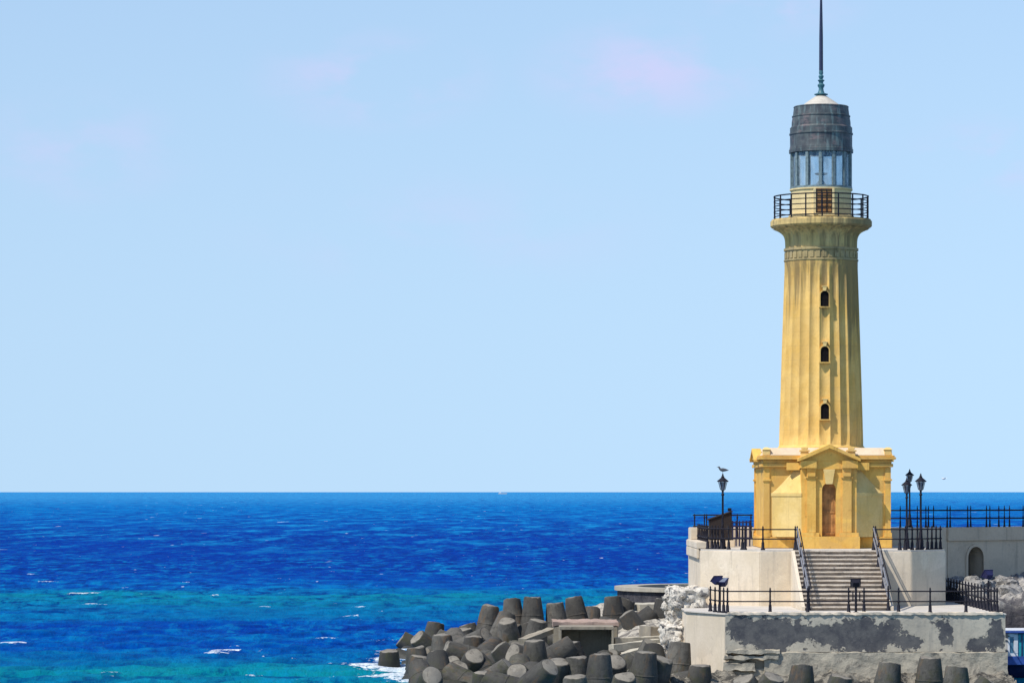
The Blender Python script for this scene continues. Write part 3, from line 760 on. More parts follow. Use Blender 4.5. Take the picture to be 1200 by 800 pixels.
# fluted shaft with a gentle entasis
def H(py): return 2.47+(576-py)*(AY-.9)/F         # photo height -> metres above the terrace, at the axis
zs0, zs1 = 4.30, H(305)
prof = [(1.95, zs0, 0), (1.95, zs0+.14, 0), (1.90, zs0+.18, .02)]
for i in range(17):
    u = i/16; prof.append((1.875-.245*u**1.1, zs0+.24+(zs1-.34-zs0-.24)*u, .115 if 0 < i < 16 else .06))
prof += [(1.63, zs1-.12, .0), (1.63, zs1, 0)]
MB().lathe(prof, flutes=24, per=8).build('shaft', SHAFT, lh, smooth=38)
fz = MB().lathe([(1.66, zs1+.002), (1.66, zs1+.07), (1.60, zs1+.08), (1.60, H(293)), (1.66, H(293)+.01), (1.66, H(290))], 96)
for i in range(36):
    a = 2*math.pi*i/36; c_, s_ = math.cos(a), math.sin(a); a2 = .055
    ps = []
    for rr in (1.59, 1.635):
        for z in (zs1+.12, H(294.5)):
            for da in (-a2, a2): ps.append((rr*math.cos(a+da), rr*math.sin(a+da), z))
    fz.add(ps, [(0,2,3,1),(4,5,7,6),(0,1,5,4),(2,6,7,3),(0,4,6,2),(1,3,7,5)])
fz.build('frieze', FRZ, lh, smooth=35)
cp = []
for i in range(15):
    u = i/14; cp.append((1.60+.02*u+.55*(u**5), H(290)+.002+(H(266.8)-H(290))*u, .17*(.4+.6*u)))
MB().lathe(cp, flutes=24, per=8).build('capital', CAP, lh, smooth=40)
gz = H(256)
MB().lathe([(2.04, H(266.8)+.002), (2.20, H(265.2)), (2.26, H(263.6)), (2.26, H(258)), (2.21, H(257.2)), (2.21, gz)], 96).build('gallery_floor', CAP, lh, smooth=35)
# windows on the shaft, facing the stairs
def make_window(z, rad):
    y = -rad
    wn_ = MB(); hw_, zs_ = .185, .50
    ro_ = .235
    for i in range(12):
        a0, a1 = math.pi*i/12, math.pi*(i+1)/12
        ps = [(hw_*math.cos(a0), zs_+hw_*math.sin(a0)), (ro_*math.cos(a0), zs_+ro_*math.sin(a0)), (ro_*math.cos(a1), zs_+ro_*math.sin(a1)), (hw_*math.cos(a1), zs_+hw_*math.sin(a1))]
        wn_.prism_y(ps, -.10, .10)
    wn_.box(-ro_, -hw_, -.10, .10, 0, zs_).box(hw_, ro_, -.10, .10, 0, zs_)
    wn_.box(-.25, .25, -.12, .10, -.05, -.002)
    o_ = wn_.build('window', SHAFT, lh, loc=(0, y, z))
    MB().prism_y([(-.06, zs_+hw_+.003), (.06, zs_+hw_+.003), (.09, zs_+.36), (-.09, zs_+.36)], -.13, .10).box(-.12,.12,-.14,.1,zs_+.362,zs_+.40).build('keystone', YELP, o_)
    pts_ = [(-hw_, .0), (hw_, .0), (hw_, zs_)]+[(hw_*math.cos(a), zs_+hw_*math.sin(a)) for a in np.linspace(.2, math.pi-.2, 9)]+[(-hw_, zs_)]
    MB().prism_y(pts_, -.035, .10).build('pane', DARK, o_)
    MB().box(-.010,.010,-.047,-.037,0,.66).box(-hw_,hw_,-.046,-.038,.30,.32).build('glazing_bar', DARK, o_)
for py_, in ((359,), (424,), (491,)):
    z = 2.47+(576-py_)*(AY-1.7)/F
    u = (z-zs0-.24)/(zs1-.58-zs0); make_window(z, 1.86-.245*u**1.1-.01)
# lantern room
lz0, lz1 = gz, H(220)
MB().lathe([(1.46, lz0+.002), (1.46, lz0+.16), (1.36, lz0+.22), (1.34, lz1-.10), (1.40, lz1-.06), (1.40, lz1)], 72).build('lantern_wall', LANT, lh, smooth=35)
hx = MB().box(-.36, .36, -1.42, -1.20, lz0+.22, lz1-.10)
ho = hx.build('gallery_door', DOORM, lh)
hb = MB()
for xx in (-.36, -.13, .10, .33): hb.box(xx, xx+.035, -1.455, -1.422, lz0+.22, lz1-.10)
for k in range(5): hb.box(-.36, .365, -1.452, -1.424, lz0+.24+k*.245, lz0+.27+k*.245)
hb.build('door_grid', IRON, ho)
MB().box(-.46, -.362, -1.47, -1.2, lz0+.20, lz1-.08).box(.362, .46, -1.47, -1.2, lz0+.20, lz1-.08).box(-.46, .46, -1.5, -1.2, lz0+.10, lz0+.198).build('door_frame', LANT, ho)
ez0, ez1 = lz1, H(176)
MB().lathe([(1.30, ez0+.003), (1.30, ez1)], 48).build('glazing', GLASS, lh)
gl_ = [o_ for o_ in bpy.data.objects if o_.name == 'glazing'][0]
bm = bmesh.new(); bm.from_mesh(gl_.data); bmesh.ops.delete(bm, geom=[f for f in bm.faces if len(f.verts) > 6], context='FACES_ONLY')
for f in bm.faces: f.smooth = True
bm.to_mesh(gl_.data); bm.free()
for i in range(14):
    a = 2*math.pi*(i+.25)/14
    wd = .07
    b = MB().box(1.27, 1.39, -wd, wd, ez0+.07, ez1-.07)
    o_ = b.build('mullion', MULL, gl_, bevel=.01); o_.rotation_euler = (0, 0, a)
MB().lathe([(1.29, ez0+.003), (1.385, ez0+.003), (1.385, ez0+.09), (1.29, ez0+.09)], 64).build('sill_ring', MULL, lh, smooth=30)
ln_ = MB().lathe([(.30, ez0), (.22, ez0+.25), (.10, ez0+.4), (.10, ez0+.62), (.26, ez0+.66), (.30, ez0+.72), (.10, ez0+.74), (.10, ez0+.80)], 20)
ln_.build('lamp_pedestal', MULL, lh, smooth=35)
MB().lathe([(1.30, ez0-.3), (1.30, ez0-.01)], 32).build('lantern_floor', LANT, lh)
MB().lathe([(1.385, ez1-.07), (1.43, ez1-.05), (1.43, H(173.5)), (1.40, H(173)), (1.40, H(171)), (1.385, H(170)), (1.385, H(156.5)), (1.42, H(156)), (1.42, H(154.5)),
            (1.385, H(154)), (1.385, H(148)), (1.35, H(147)), (1.315, H(146)), (1.31, H(141)), (1.275, H(135.5)), (1.30, H(135)), (1.30, H(133.8)), (1.255, H(133.2)), (1.215, H(124)), (1.235, H(123.5)), (1.20, H(122.4)), (1.0, H(122))], 72).build('lantern_roof', LEAD, lh, smooth=28)
MB().lathe([(.92, H(121.95)), (.86, H(121.4)), (.80, H(120.4)), (.66, H(117.6)), (.46, H(114)), (.28, H(110.8)), (.15, H(108.8)), (.05, H(108))], 48).build('dome', simple('pale_dome_paint', (.56,.51,.43), .6, .3, 0, .2), lh, smooth=60)
sp_ = [(.30, H(108.8)), (.31, H(107.8)), (.16, H(106.6)), (.12, H(104)), (.10, H(101)), (.15, H(98.5)), (.165, H(97)), (.09, H(95)), (.10, H(93.5)), (.16, H(91.5)), (.07, H(90.2)), (.11, H(88)), (.12, H(86.5)), (.07, H(85)), (.10, H(83)), (.085, H(80))]
MB().lathe(sp_, 20).build('spire_base', simple('verdigris_bronze', (.06,.17,.20), .45, .5, 0, .4, 10), lh, smooth=50)
MB().lathe([(.092, H(80)+.002), (.085, H(40)), (.055, H(0)), (.02, H(-34)), (.004, H(-36))], 14).build('spire_rod', simple('dark_spire_rod', (.015,.02,.06), .4, .5), lh, smooth=50)
# gallery railing: posts and five hoops
gro = None
for k, h_ in enumerate((1.03, .12, .35, .58, .81)):
    gr = MB(); rr = 2.10; n_ = 64
    for i in range(n_):
        a0, a1 = 2*math.pi*i/n_, 2*math.pi*(i+1)/n_
        gr.tube((rr*math.cos(a0), rr*math.sin(a0), gz+h_), (rr*math.cos(a1), rr*math.sin(a1), gz+h_), .022 if k else .03, n=6)
    o_ = gr.build('gallery_railing' if k == 0 else 'hoop', IRON, gro or lh); gro = gro or o_
pm = MB().tube((2.10,0,gz+.002), (2.10,0,gz+1.06), .034, n=8).mesh('post', IRON)
for i in range(18):
    o_ = link(bpy.data.objects.new('post', pm), gro); o_.rotation_euler = (0, 0, 2*math.pi*(i+.31)/18)

# ------------------------------------------------------------------ railings
POST = MB().lathe([(.115,0), (.115,.05), (.085,.08), (.075,.30), (.05,.36), (.045,.42), (.07,.45), (.07,.49), (.045,.52), (.04,.82), (.062,.85), (.062,.90), (.035,.93), (.045,.97), (.012,1.03)], 10).mesh('post', IRON, smooth=50)
def railing(name, label, pts, posts, z, heights=(.47, .875), scale=1.0, rr=.026, group='iron railings of the terraces', mat=IRON, r_mat=None, thin=.82):
    c = Vector((sum(p[0] for p in pts)/len(pts), sum(p[1] for p in pts)/len(pts), z))
    t = thing(name, label, 'railing', c, group)
    for h in heights:
        b = MB()
        for p, q in zip(pts, pts[1:]):
            zp = p[2] if len(p) > 2 else z; zq = q[2] if len(q) > 2 else z
            b.tube((p[0]-c.x, p[1]-c.y, zp-z+h*scale), (q[0]-c.x, q[1]-c.y, zq-z+h*scale), rr, n=8)
        b.build('rail', r_mat or mat, t, smooth=40)
    for p in posts:
        o_ = link(bpy.data.objects.new('post', POST), t); zz = p[2] if len(p) > 2 else z
        o_.location = (p[0]-c.x, p[1]-c.y, zz-z+.002); o_.scale = (scale*thin, scale*thin, scale)
    return t
def lerp(a, b, n, ends=True):
    return [tuple(a[k]+(b[k]-a[k])*i/n for k in range(len(a))) for i in range(n+1)]
Yf = 146.72
def w(px, Y): return (X(px, Y), Y)
# upper terrace, left of the stairs: along the front, the chamfer, then back along the left edge
A = [w(932,Yf), w(889.5,Yf+.1), w(853.5,148.3), w(831,150.4)]
railing('railing', 'short black railing on upper terrace left of the stairs', [w(933,Yf), w(889,Yf), w(872.5,147.35), w(855,148.1)], [w(932,Yf), w(894,Yf), w(873,147.4), w(870,147.55), w(854,148.2)], TZ)
railing('railing', 'black railing along the left edge of upper terrace beside the lamp', [w(854,148.25), (Lx-2.05, 149.2), (Lx-2.05, 157.2)], [w(846,148.75), w(841.5,149), w(838,149.1), w(834.5,149.2), (Lx-2.05,149.25)]+[(Lx-2.05, 150.5+k*1.3) for k in range(6)], TZ+.004)
railing('railing', 'slim railing over the sea at the far left corner of terrace', [w(812,158.0), w(882,158.0)], [w(814,158.0), w(825.5,158.0), w(828,158.3), w(846,158.0), w(864,158.0), w(880,158.0)], TZ+.304, (.52, .97), 1.14, .03, thin=.6)
# upper terrace, right of the stairs
railing('railing', 'black railing on upper terrace right of the stairs and lamps', [w(1026,Yf), w(1055,Yf), w(1068,147.0), w(1103.5,148.5)], [w(1026,Yf), w(1054.5,Yf), w(1061,146.85), w(1069,147.1), w(1075,147.4), w(1080,147.6), w(1087,147.9), w(1092,148.1), w(1097,148.3), w(1102,148.5)], TZ)
# on the sea wall, right
def on_wall(px, d=.35):
    a, b_ = 0, 60
    for _ in range(50):
        t = (a+b_)/2; q = Vector((20.0,158.7))+dirr*t-nrmr*d
        if 600+q.x*F/q.y < px: a = t
        else: b_ = t
    return (q.x, q.y)
railing('railing', 'dark railing along the near edge of sea wall top', [w(1030,159.3), on_wall(1124), on_wall(1218), on_wall(1290)], [w(1055,159.3), w(1085,159.3), w(1110,159.3), on_wall(1134), on_wall(1156), on_wall(1177), on_wall(1199), on_wall(1222)], WZ, (.42, .80), .98, .03, thin=.5)
railing('railing', 'dark railing along the far seaward edge of sea wall top', [w(1030,160.15), on_wall(1128,1.25), on_wall(1225,1.25), on_wall(1290,1.25)], [w(1075,160.15), w(1088,160.15), w(1094,160.15), w(1113.5,160.15), on_wall(1137.5,1.25), on_wall(1160,1.25), on_wall(1170.5,1.25), on_wall(1183,1.25), on_wall(1208,1.25)], WZ, (.42, .80), .98, .03, thin=.5)
# lower platform
Yl = 137.95
railing('railing', 'black railing on lower platform edge left of the floodlight pole', [w(852.5,Yl), w(997,Yl)], [w(852.5,Yl), w(902.5,Yl), w(946.5,Yl), w(994.5,Yl)], LZ)
t_ = railing('railing', 'black railing on lower platform edge right of the floodlight pole', [w(1010,Yl), w(1169,Yl)], [w(1012.5,Yl), w(1053,Yl), w(1090,Yl), w(1132,Yl), w(1168.5,Yl)], LZ)
railing('railing', 'short return railing at the left corner of lower platform', [w(852.5,Yl), w(848,138.35), w(843,138.7), w(838,139.2), w(832.5,140.2)], [w(848,138.35), w(843,138.7), w(838,139.2), w(832.5,140.2)], LZ)
railing('railing', 'long railing running back along right side of lower platform', [(19.4,Yl+.05), (19.4,156.2)], [(19.4, 139.0+k*.98) for k in range(18)], LZ)
# loops closing the two front rails at the pole
# stair handrails
def handrail(label, x, xb):
    c = Vector((x, 143.8, LZ)); t = thing('stair_handrail', label, 'handrail', c, 'handrails of the staircase')
    top = Vector((x, 146.6, TZ)); bot = Vector((xb, 140.9, LZ))
    for k, (h, mt) in enumerate(((.93, STEEL), (.50, STEEL))):
        b = MB(); b.tube(top+Vector((0,0,h))-c, bot+Vector((0,0,h))-c, .036, n=8)
        b.build('rail', mt, t, smooth=40)
    b = MB(); b.tube(top+Vector((.10,0,.90))-c, bot+Vector((.10,0,.90))-c, .026, n=8); b.build('inner_rail', IRON, t, smooth=40)
    for u in (.0, .33, .66, 1.0):
        p = top.lerp(bot, u); i_ = int(round((p.y-y0_)/tr-.5)); zz = LZ+ri*max(0, min(N, i_+1)) if u > 0 else TZ
        if u == 1.0: zz = LZ
        o_ = link(bpy.data.objects.new('post', POST), t); o_.location = (p.x-c.x, p.y-c.y, zz-c.z+.003); o_.scale = (.8,.8,1.0)
handrail('steel handrail down the left side of the staircase', 12.10, 12.10)
handrail('steel handrail down the right side of the staircase', 15.34, 15.34)

# ------------------------------------------------------------------ street lamps
def make_lamp(label, loc_, s=1.0, head=1.0):
    t = thing('street_lamp', label, 'lamp', loc_, 'iron street lamps around the lighthouse')
    b = MB().lathe([(.17,0), (.17,.08), (.13,.12), (.12,.38), (.085,.44), (.075,.72), (.055,.78), (.045,1.5), (.042,2.30), (.07,2.33), (.07,2.37), (.04,2.40), (.05,2.52), (.10,2.56)], 12)
    b.build('post', IRON, t, smooth=45)
    q = MB()
    for i in range(6):
        a = 2*math.pi*i/6; q.tube((.10*math.cos(a), .10*math.sin(a), 2.56), (.185*math.cos(a), .185*math.sin(a), 2.90), .014, n=6)
    lt = q.build('lantern', IRON, t)
    MB().lathe([(.088,2.565), (.172,2.895)], 6).build('lantern_glass', LAMPGL, lt)
    MB().lathe([(.25,2.902), (.25,2.93), (.19,2.985), (.10,3.06), (.06,3.10), (.075,3.13), (.03,3.16), (.04,3.20), (.008,3.27)], 12).build('lantern_roof', IRON, lt, smooth=30)
    t.scale = (s, s, s); lt.location = (0,0,0)
    return t
lampL = make_lamp('street lamp with a bird perched on it, left of the lighthouse', (*w(847,149.4), TZ+.002))
make_lamp('shorter of the two close lamps right of the lighthouse', (*w(1062.6,149.6), TZ+.002), .945)
make_lamp('rightmost street lamp standing alone at the terrace railing', (*w(1079,149.1), TZ+.002), 1.0)
make_lamp('small distant lamp rising behind another lamp on the sea wall', (*w(1066,159.85), WZ+.002), .825)

# birds
def make_bird(name, label, body, wing, locv, s, flying, rz):
    t = thing(name, label, 'bird', locv, None, rz)
    path = ([(-.36,0,.01,.015), (-.27,0,.02,.05), (-.16,0,.03,.085), (-.02,0,.035,.115), (.10,0,.05,.10), (.17,0,.09,.07), (.21,0,.15,.055), (.235,0,.205,.062), (.275,0,.22,.045), (.31,0,.215,.02), (.38,0,.205,.006)] if not flying else
            [(-.34,0,.02,.012), (-.22,0,.02,.05), (-.06,0,.02,.09), (.08,0,.03,.085), (.18,0,.045,.06), (.25,0,.055,.055), (.31,0,.055,.035), (.39,0,.045,.006)])
    lb = MB(); n = 12
    for k, (x, y, z, r) in enumerate(path):
        a_ = Vector(path[max(0, k-1)][:3]); b_ = Vector(path[min(len(path)-1, k+1)][:3]); d_ = (b_-a_).normalized()
        up = Vector((0,1,0)).cross(d_)*-1
        for i in range(n):
            t_ = 2*math.pi*i/n; lb.v.append(tuple(Vector((x, y, z))+Vector((0,1,0))*r*math.cos(t_)+up*r*math.sin(t_)))
    for k in range(len(path)-1):
        for i in range(n): lb.f.append((k*n+i, k*n+(i+1)%n, (k+1)*n+(i+1)%n, (k+1)*n+i))
    lb.f += [tuple(range(n-1,-1,-1)), tuple((len(path)-1)*n+i for i in range(n))]
    lb.build('body', body, t, smooth=60)
    if flying:
        for s_ in (-1, 1):
            q = MB().add([(.10,s_*.05,.05),(-.08,s_*.05,.05),(-.03,s_*.35,.18),(.11,s_*.33,.19),(-.10,s_*.72,.12),(-.05,s_*.70,.13),(.10,s_*.05,.035),(-.08,s_*.05,.035),(-.03,s_*.35,.165),(.11,s_*.33,.175)],
                         [(0,1,2,3),(3,2,4,5),(6,9,8,7),(9,5,4,8),(0,3,9,6),(1,7,8,2),(3,5,9),(2,8,4)])
            q.build('wing', wing, t)
    else:
        for s_ in (-1, 1):
            lw = MB().lathe([(.004,-.38), (.03,-.26), (.075,-.08), (.06,.05), (.01,.12)], 10)
            lw.v = [(z*math.cos(.10)-.01, s_*.085+y*.35, z*math.sin(.10)+x+.045) for x, y, z in lw.v]; lw.f = [f[::-1] for f in lw.f]
            lw.build('wing', wing, t, smooth=60)
            MB().tube((.0,s_*.03,-.06), (.01,s_*.03,-.20), .009, n=6).build('leg', wing, t)
    t.scale = (s, s, s)
    return t
bp = lampL.location
make_bird('perched_bird', 'dark bird perched on top of the left street lamp', GULLG, GULLG, (bp.x, bp.y, TZ+3.26+.135), .68, False, math.pi)
make_bird('flying_gull', 'tiny white gull flying above the sea right of the lamps', GULLW, GULLW, at(1106, 561, 190), .42, True, R(35))

# ------------------------------------------------------------------ floodlights
def floodlight(label, base, hpole, heads, mat, s=1.0):
    t = thing('floodlight', label, 'floodlight', base, 'floodlights on the lower platform')
    b = MB().lathe([(.12,0), (.12,.04), (.05,.06), (.045,hpole)], 12); b.build('post', IRON, t, smooth=40)
    for (dx, dz, yaw, pitch) in heads:
        h = MB().frustum((-.15,.15,-.12,.12,-.12), (-.24,.24,-.20,.20,.14)).box(-.26,.26,-.22,.22,.142,.19)
        ho_ = h.build('lamp_head', mat, t, bevel=.012)
        ho_.location = (dx*s, 0, hpole+dz); ho_.rotation_euler = (pitch, 0, yaw); ho_.scale = (s, s, s)
        MB().box(-.22,.22,-.18,.18,.192,.20).build('lamp_glass', LAMPGL, ho_)
    return t
floodlight('blue floodlight cluster on a post at lower platform left corner', (*w(843.5,138.95), LZ+.002), 1.08, [(-.10,.16,.5,R(-38)), (.16,.08,-.6,R(30))], BLUEIRON, .85)
f2 = floodlight('black floodlight bracket on a thin pole in the railing gap', (*w(1003,138.0), LZ+.002), 1.06, [(0,.10,math.pi,R(70))], IRON, .8)
floodlight('tilted dark blue floodlight behind the right side railing', (*w(1158.5,147.5), LZ+.002), 1.05, [(.0,.22,.5,R(-50))], BLUEIRON, .9)
lo_ = MB()
for pxa, pxb in ((994.5, 999.5), (1012.5, 1007.5)):
    lo_.tube((X(pxb,Yl), Yl, LZ+.47), (X(pxb,Yl), Yl, LZ+.875), .026, n=8)
tag(lo_.build('rail_end_loops', IRON, loc=(0,0,0)), 'two upright bars closing the rail ends beside the floodlight pole', 'rail ends')

# dark slope-topped chest on a plinth behind the lamp
ch = thing('slope_topped_chest', 'dark chest with slanted lid behind the railing beside the lamp', 'chest', (X(844,155.2), 155.2, TZ+.004))
MB().box(-.62,.62,-.5,.5,0,.30).build('plinth', WHITE, ch, bevel=.02)
MB().prism_y([(-.50,.302), (.50,.302), (.50,1.55), (-.50,1.20)], -.42, .42).build('body', CHEST, ch, bevel=.02)
MB().prism_y([(-.56,1.185), (.53,1.563), (.53,1.62), (-.56,1.245)], -.47, .47).build('lid', CHEST, ch, bevel=.01)
MB().box(.34,.50,-.1,.1,1.60,1.74).build('hinge_block', IRON, ch)
# a low picket fence in front of the white sea wall, left of the lighthouse base
pf = thing('picket_fence', 'dark blue low picket fence in front of white sea wall', 'fence', (X(868,157.0), 157.0, TZ+.004))
for i in range(7):
    q = MB().box(-.03,.03,-.03,.03,0,1.16); o_ = q.build('picket', BLUEIRON, pf); o_.location = (-.52+i*.155, 0, 0)
for z in (.35, .88, 1.05): MB().box(-.56,.50,-.055,-.032,z,z+.06).build('crossbar', BLUEIRON, pf)

# ------------------------------------------------------------------ boat and far ship
bo = thing('moored_boat', 'blue and turquoise cabin boat moored right of the platform', 'boat', (23.6, 145.6, 0))
def hull_ring(x, wd, top, keel): return [(x,-wd,top),(x,-wd*.9,.25),(x,-wd*.35,keel),(x,wd*.35,keel),(x,wd*.9,.25),(x,wd,top)]
hb = MB(); rings = [hull_ring(x, wd, tp, kl) for x, wd, tp, kl in ((-3.6,.25,1.05,.05),(-3.0,.75,.86,-.25),(-2,1.05,.72,-.4),(0,1.2,.64,-.45),(2.2,1.15,.66,-.4),(3.4,.95,.72,-.3))]
for rg in rings: hb.v += rg
for j in range(5):
    for i in range(5): hb.f.append((j*6+i+1, j*6+i, (j+1)*6+i, (j+1)*6+i+1))
    hb.f.append((j*6, j*6+5, (j+1)*6+5, (j+1)*6))
hb.f += [(0,1,2,3,4,5), tuple(30+i for i in (5,4,3,2,1,0))]
hb.build('hull', NAVY, bo, smooth=40)
xc = X(1181.5,144.5)-23.6+.1
MB().box(-3.2,3.2,-1.22,-1.16,.58,.94).box(-3.2,3.2,1.16,1.22,.58,.94).build('gunwale', BLUEP, bo, bevel=.01)
MB().box(xc+.32,3.0,-1.02,1.02,.66,1.86).build('cabin', TEAL, bo, bevel=.02)
b = MB()
for xx in (.46, .72, .98, 1.24, 1.5, 1.76): b.box(xc+xx, xc+xx+.05, -1.055, -1.022, .72, 1.84)
b.build('batten', NAVY, bo)
b = MB().box(xc-.10,xc+.318,-1.05,-.98,.70,1.05).box(xc+.14,xc+.318,-1.06,-.98,1.052,1.84).box(xc-.10,xc-.02,-1.05,-.98,1.052,1.80).box(xc-.10,xc+.318,-1.05,-.98,1.74,1.88)
b.box(xc-.10,xc-.03,-.978,.98,.70,1.88)
wfo = b.build('wheelhouse_frame', WHITEP, bo, bevel=.01)
MB().box(xc-.02,xc+.14,-1.02,-1.0,1.05,1.74).build('window_pane', simple('blue_tinted_pane', (.10,.22,.33), .1, .6), wfo)
MB().box(xc-.25,3.15,-1.2,1.2,1.90,2.0).build('roof', BLUEP, bo, bevel=.02)
MB().box(xc-.22,3.1,-1.16,1.16,2.002,2.03).build('roof_sheet', WHITEP, bo)

shp = thing('distant_ship', 'tiny white ship far out on the horizon', 'ship', (X(589,12000), 12000, 0))
shp.scale = (.62, .62, .62)
MB().prism_y([(-24,0),(22,0),(26,7),(-25,6)], -5, 5).build('hull', simple('pale_grey_ship_paint', (.42,.50,.55), .6), shp)
MB().box(-20,-9,-4,4,6.01,14).box(-17,-11,-3,3,14.01,17).build('superstructure', WHITEP, shp)
MB().tube((8,0,7),(8,0,15),.6).build('mast', WHITEP, shp)

# ------------------------------------------------------------------ concrete box, beams and slabs among the tetrapods
cb = thing('concrete_box', 'large open concrete box with dark stained hollow among tetrapods', 'concrete box', (*w(687.5,149.5), 0))
z1 = EYE-(734-576)*149.5/F; hwid = 32*149.5/F
b = MB(); t_ = .10
b.box(-hwid,-hwid+t_,0,2.0,-.6,z1-.13).box(hwid-t_,hwid,0,2.0,-.6,z1-.13).box(-hwid,hwid,0,2.0,z1-.128,z1).box(-hwid+t_,hwid-t_,1.7,1.9,-.6,z1-.13)
b.build('shell', CAISS, cb, bevel=.015)
c2 = thing('concrete_box', 'second concrete box with broken reddish top behind the open box', 'concrete box', (*w(686,152.6), 0))
z2 = EYE-(727.5-576)*152.6/F; hw2 = 37.5*152.6/F
MB().box(-hw2,hw2,-.85,2.2,-.6,z2-.2).build('shell', CAISS, c2, bevel=.03)
rough_block('broken_top', -hw2-.03, hw2+.03, -.88, 2.25, z2-.198, z2, RUSTY, c2, .09, .14, 2, None, 2.5)
def beam(label, pa, pb, Ya, Yb, wid, th, mat=BEAM, name='concrete_beam'):
    a = at(*pa, Ya); bb = at(*pb, Yb); mid = (a+bb)/2; d = bb-a; L = d.length
    o_ = rough_block(name, -L/2, L/2, -wid/2, wid/2, -th, 0, mat, None, .035, .16, random.randint(1,99), mid, 2.4)
    o_.rotation_euler = (0, -math.asin(d.z/L), math.atan2(d.y, d.x)); tag(o_, label, 'concrete beam', 'fallen concrete beams'); return o_
beam('pale flat beam at the back, its end against white rubble', (718,747), (783,744.5), 150.5, 151.5, .55, .30)
beam('pale beam between the flat back beam and lowest slanting beam', (716,755), (772,748), 147.8, 148.8, .5, .30)
beam('lowest beam, slanting up to the right over deep shadow', (716,768), (772,753), 145.2, 146.4, .5, .26)
beam('short grey broken slab right of the slanted tetrapod', (756,733), (787,735), 157, 157.5, 1.3, .5, CAISS)
beam('long pale slab in front of the round basin', (742,707), (786,706), 172.5, 173, 2.2, .35, BEAM)
beam('tilted dark slab left of the concrete box, sloping to the water', (612,748), (646,735), 151.5, 152.5, .6, .22, CAISS)

# ------------------------------------------------------------------ tetrapods
LEG = 1.72
def tetra_mesh(sd=0):
    dirs = [Vector((0,0,1))]+[Vector((math.cos(a)*math.sqrt(8)/3, math.sin(a)*math.sqrt(8)/3, -1/3)) for a in (0, 2*math.pi/3, 4*math.pi/3)]
    b = MB(); n = 22
    for d in dirs:
        a = d.orthogonal().normalized(); e = d.cross(a); k0 = len(b.v)
        prof_ = [(0,.63), (.45,.60), (.80,.549), (.815,.562), (.85,.558), (.865,.540), (1.3,.475), (LEG-.06,.425), (LEG-.02,.41), (LEG,.375)]
        for (h, r) in prof_:
            for i in range(n):
                t = 2*math.pi*i/n; p = d*h+(a*math.cos(t)+e*math.sin(t))*r
                q_ = p*2.0+Vector((sd*9.1, sd*4.7, 0)); nn = (.035*noise.fractal(q_, .9, 2, 3)+(.03*min(0, noise.noise(q_*2.7)) if h > LEG-.15 else 0)) if h > .3 else 0
                b.v.append(tuple(p*(1+nn)))
        for j in range(len(prof_)-1):
            for i in range(n): b.f.append((k0+j*n+i, k0+j*n+(i+1)%n, k0+(j+1)*n+(i+1)%n, k0+(j+1)*n+i))
        b.f.append(tuple(k0+(len(prof_)-1)*n+i for i in range(n)))
    return b.mesh('tetrapod', TET, smooth=32)
CAPM = plaster('sunlit_concrete_cap', (.25,.225,.185), (.15,.137,.115), (.06,.055,.05), .9, blotch=1.6)  # leg caps lighter, sunlight painted into the flat ends
TMS = [tetra_mesh(k) for k in range(5)]
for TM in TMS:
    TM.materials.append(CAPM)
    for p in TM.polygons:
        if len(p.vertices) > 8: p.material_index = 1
TG = 'concrete tetrapods of the breakwater'
centers = []
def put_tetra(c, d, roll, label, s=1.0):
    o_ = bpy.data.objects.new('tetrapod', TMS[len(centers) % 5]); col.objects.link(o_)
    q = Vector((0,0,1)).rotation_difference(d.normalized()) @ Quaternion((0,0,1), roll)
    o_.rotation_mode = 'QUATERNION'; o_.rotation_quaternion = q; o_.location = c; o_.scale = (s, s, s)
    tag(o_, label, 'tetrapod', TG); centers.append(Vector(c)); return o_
U = (0,0,1)
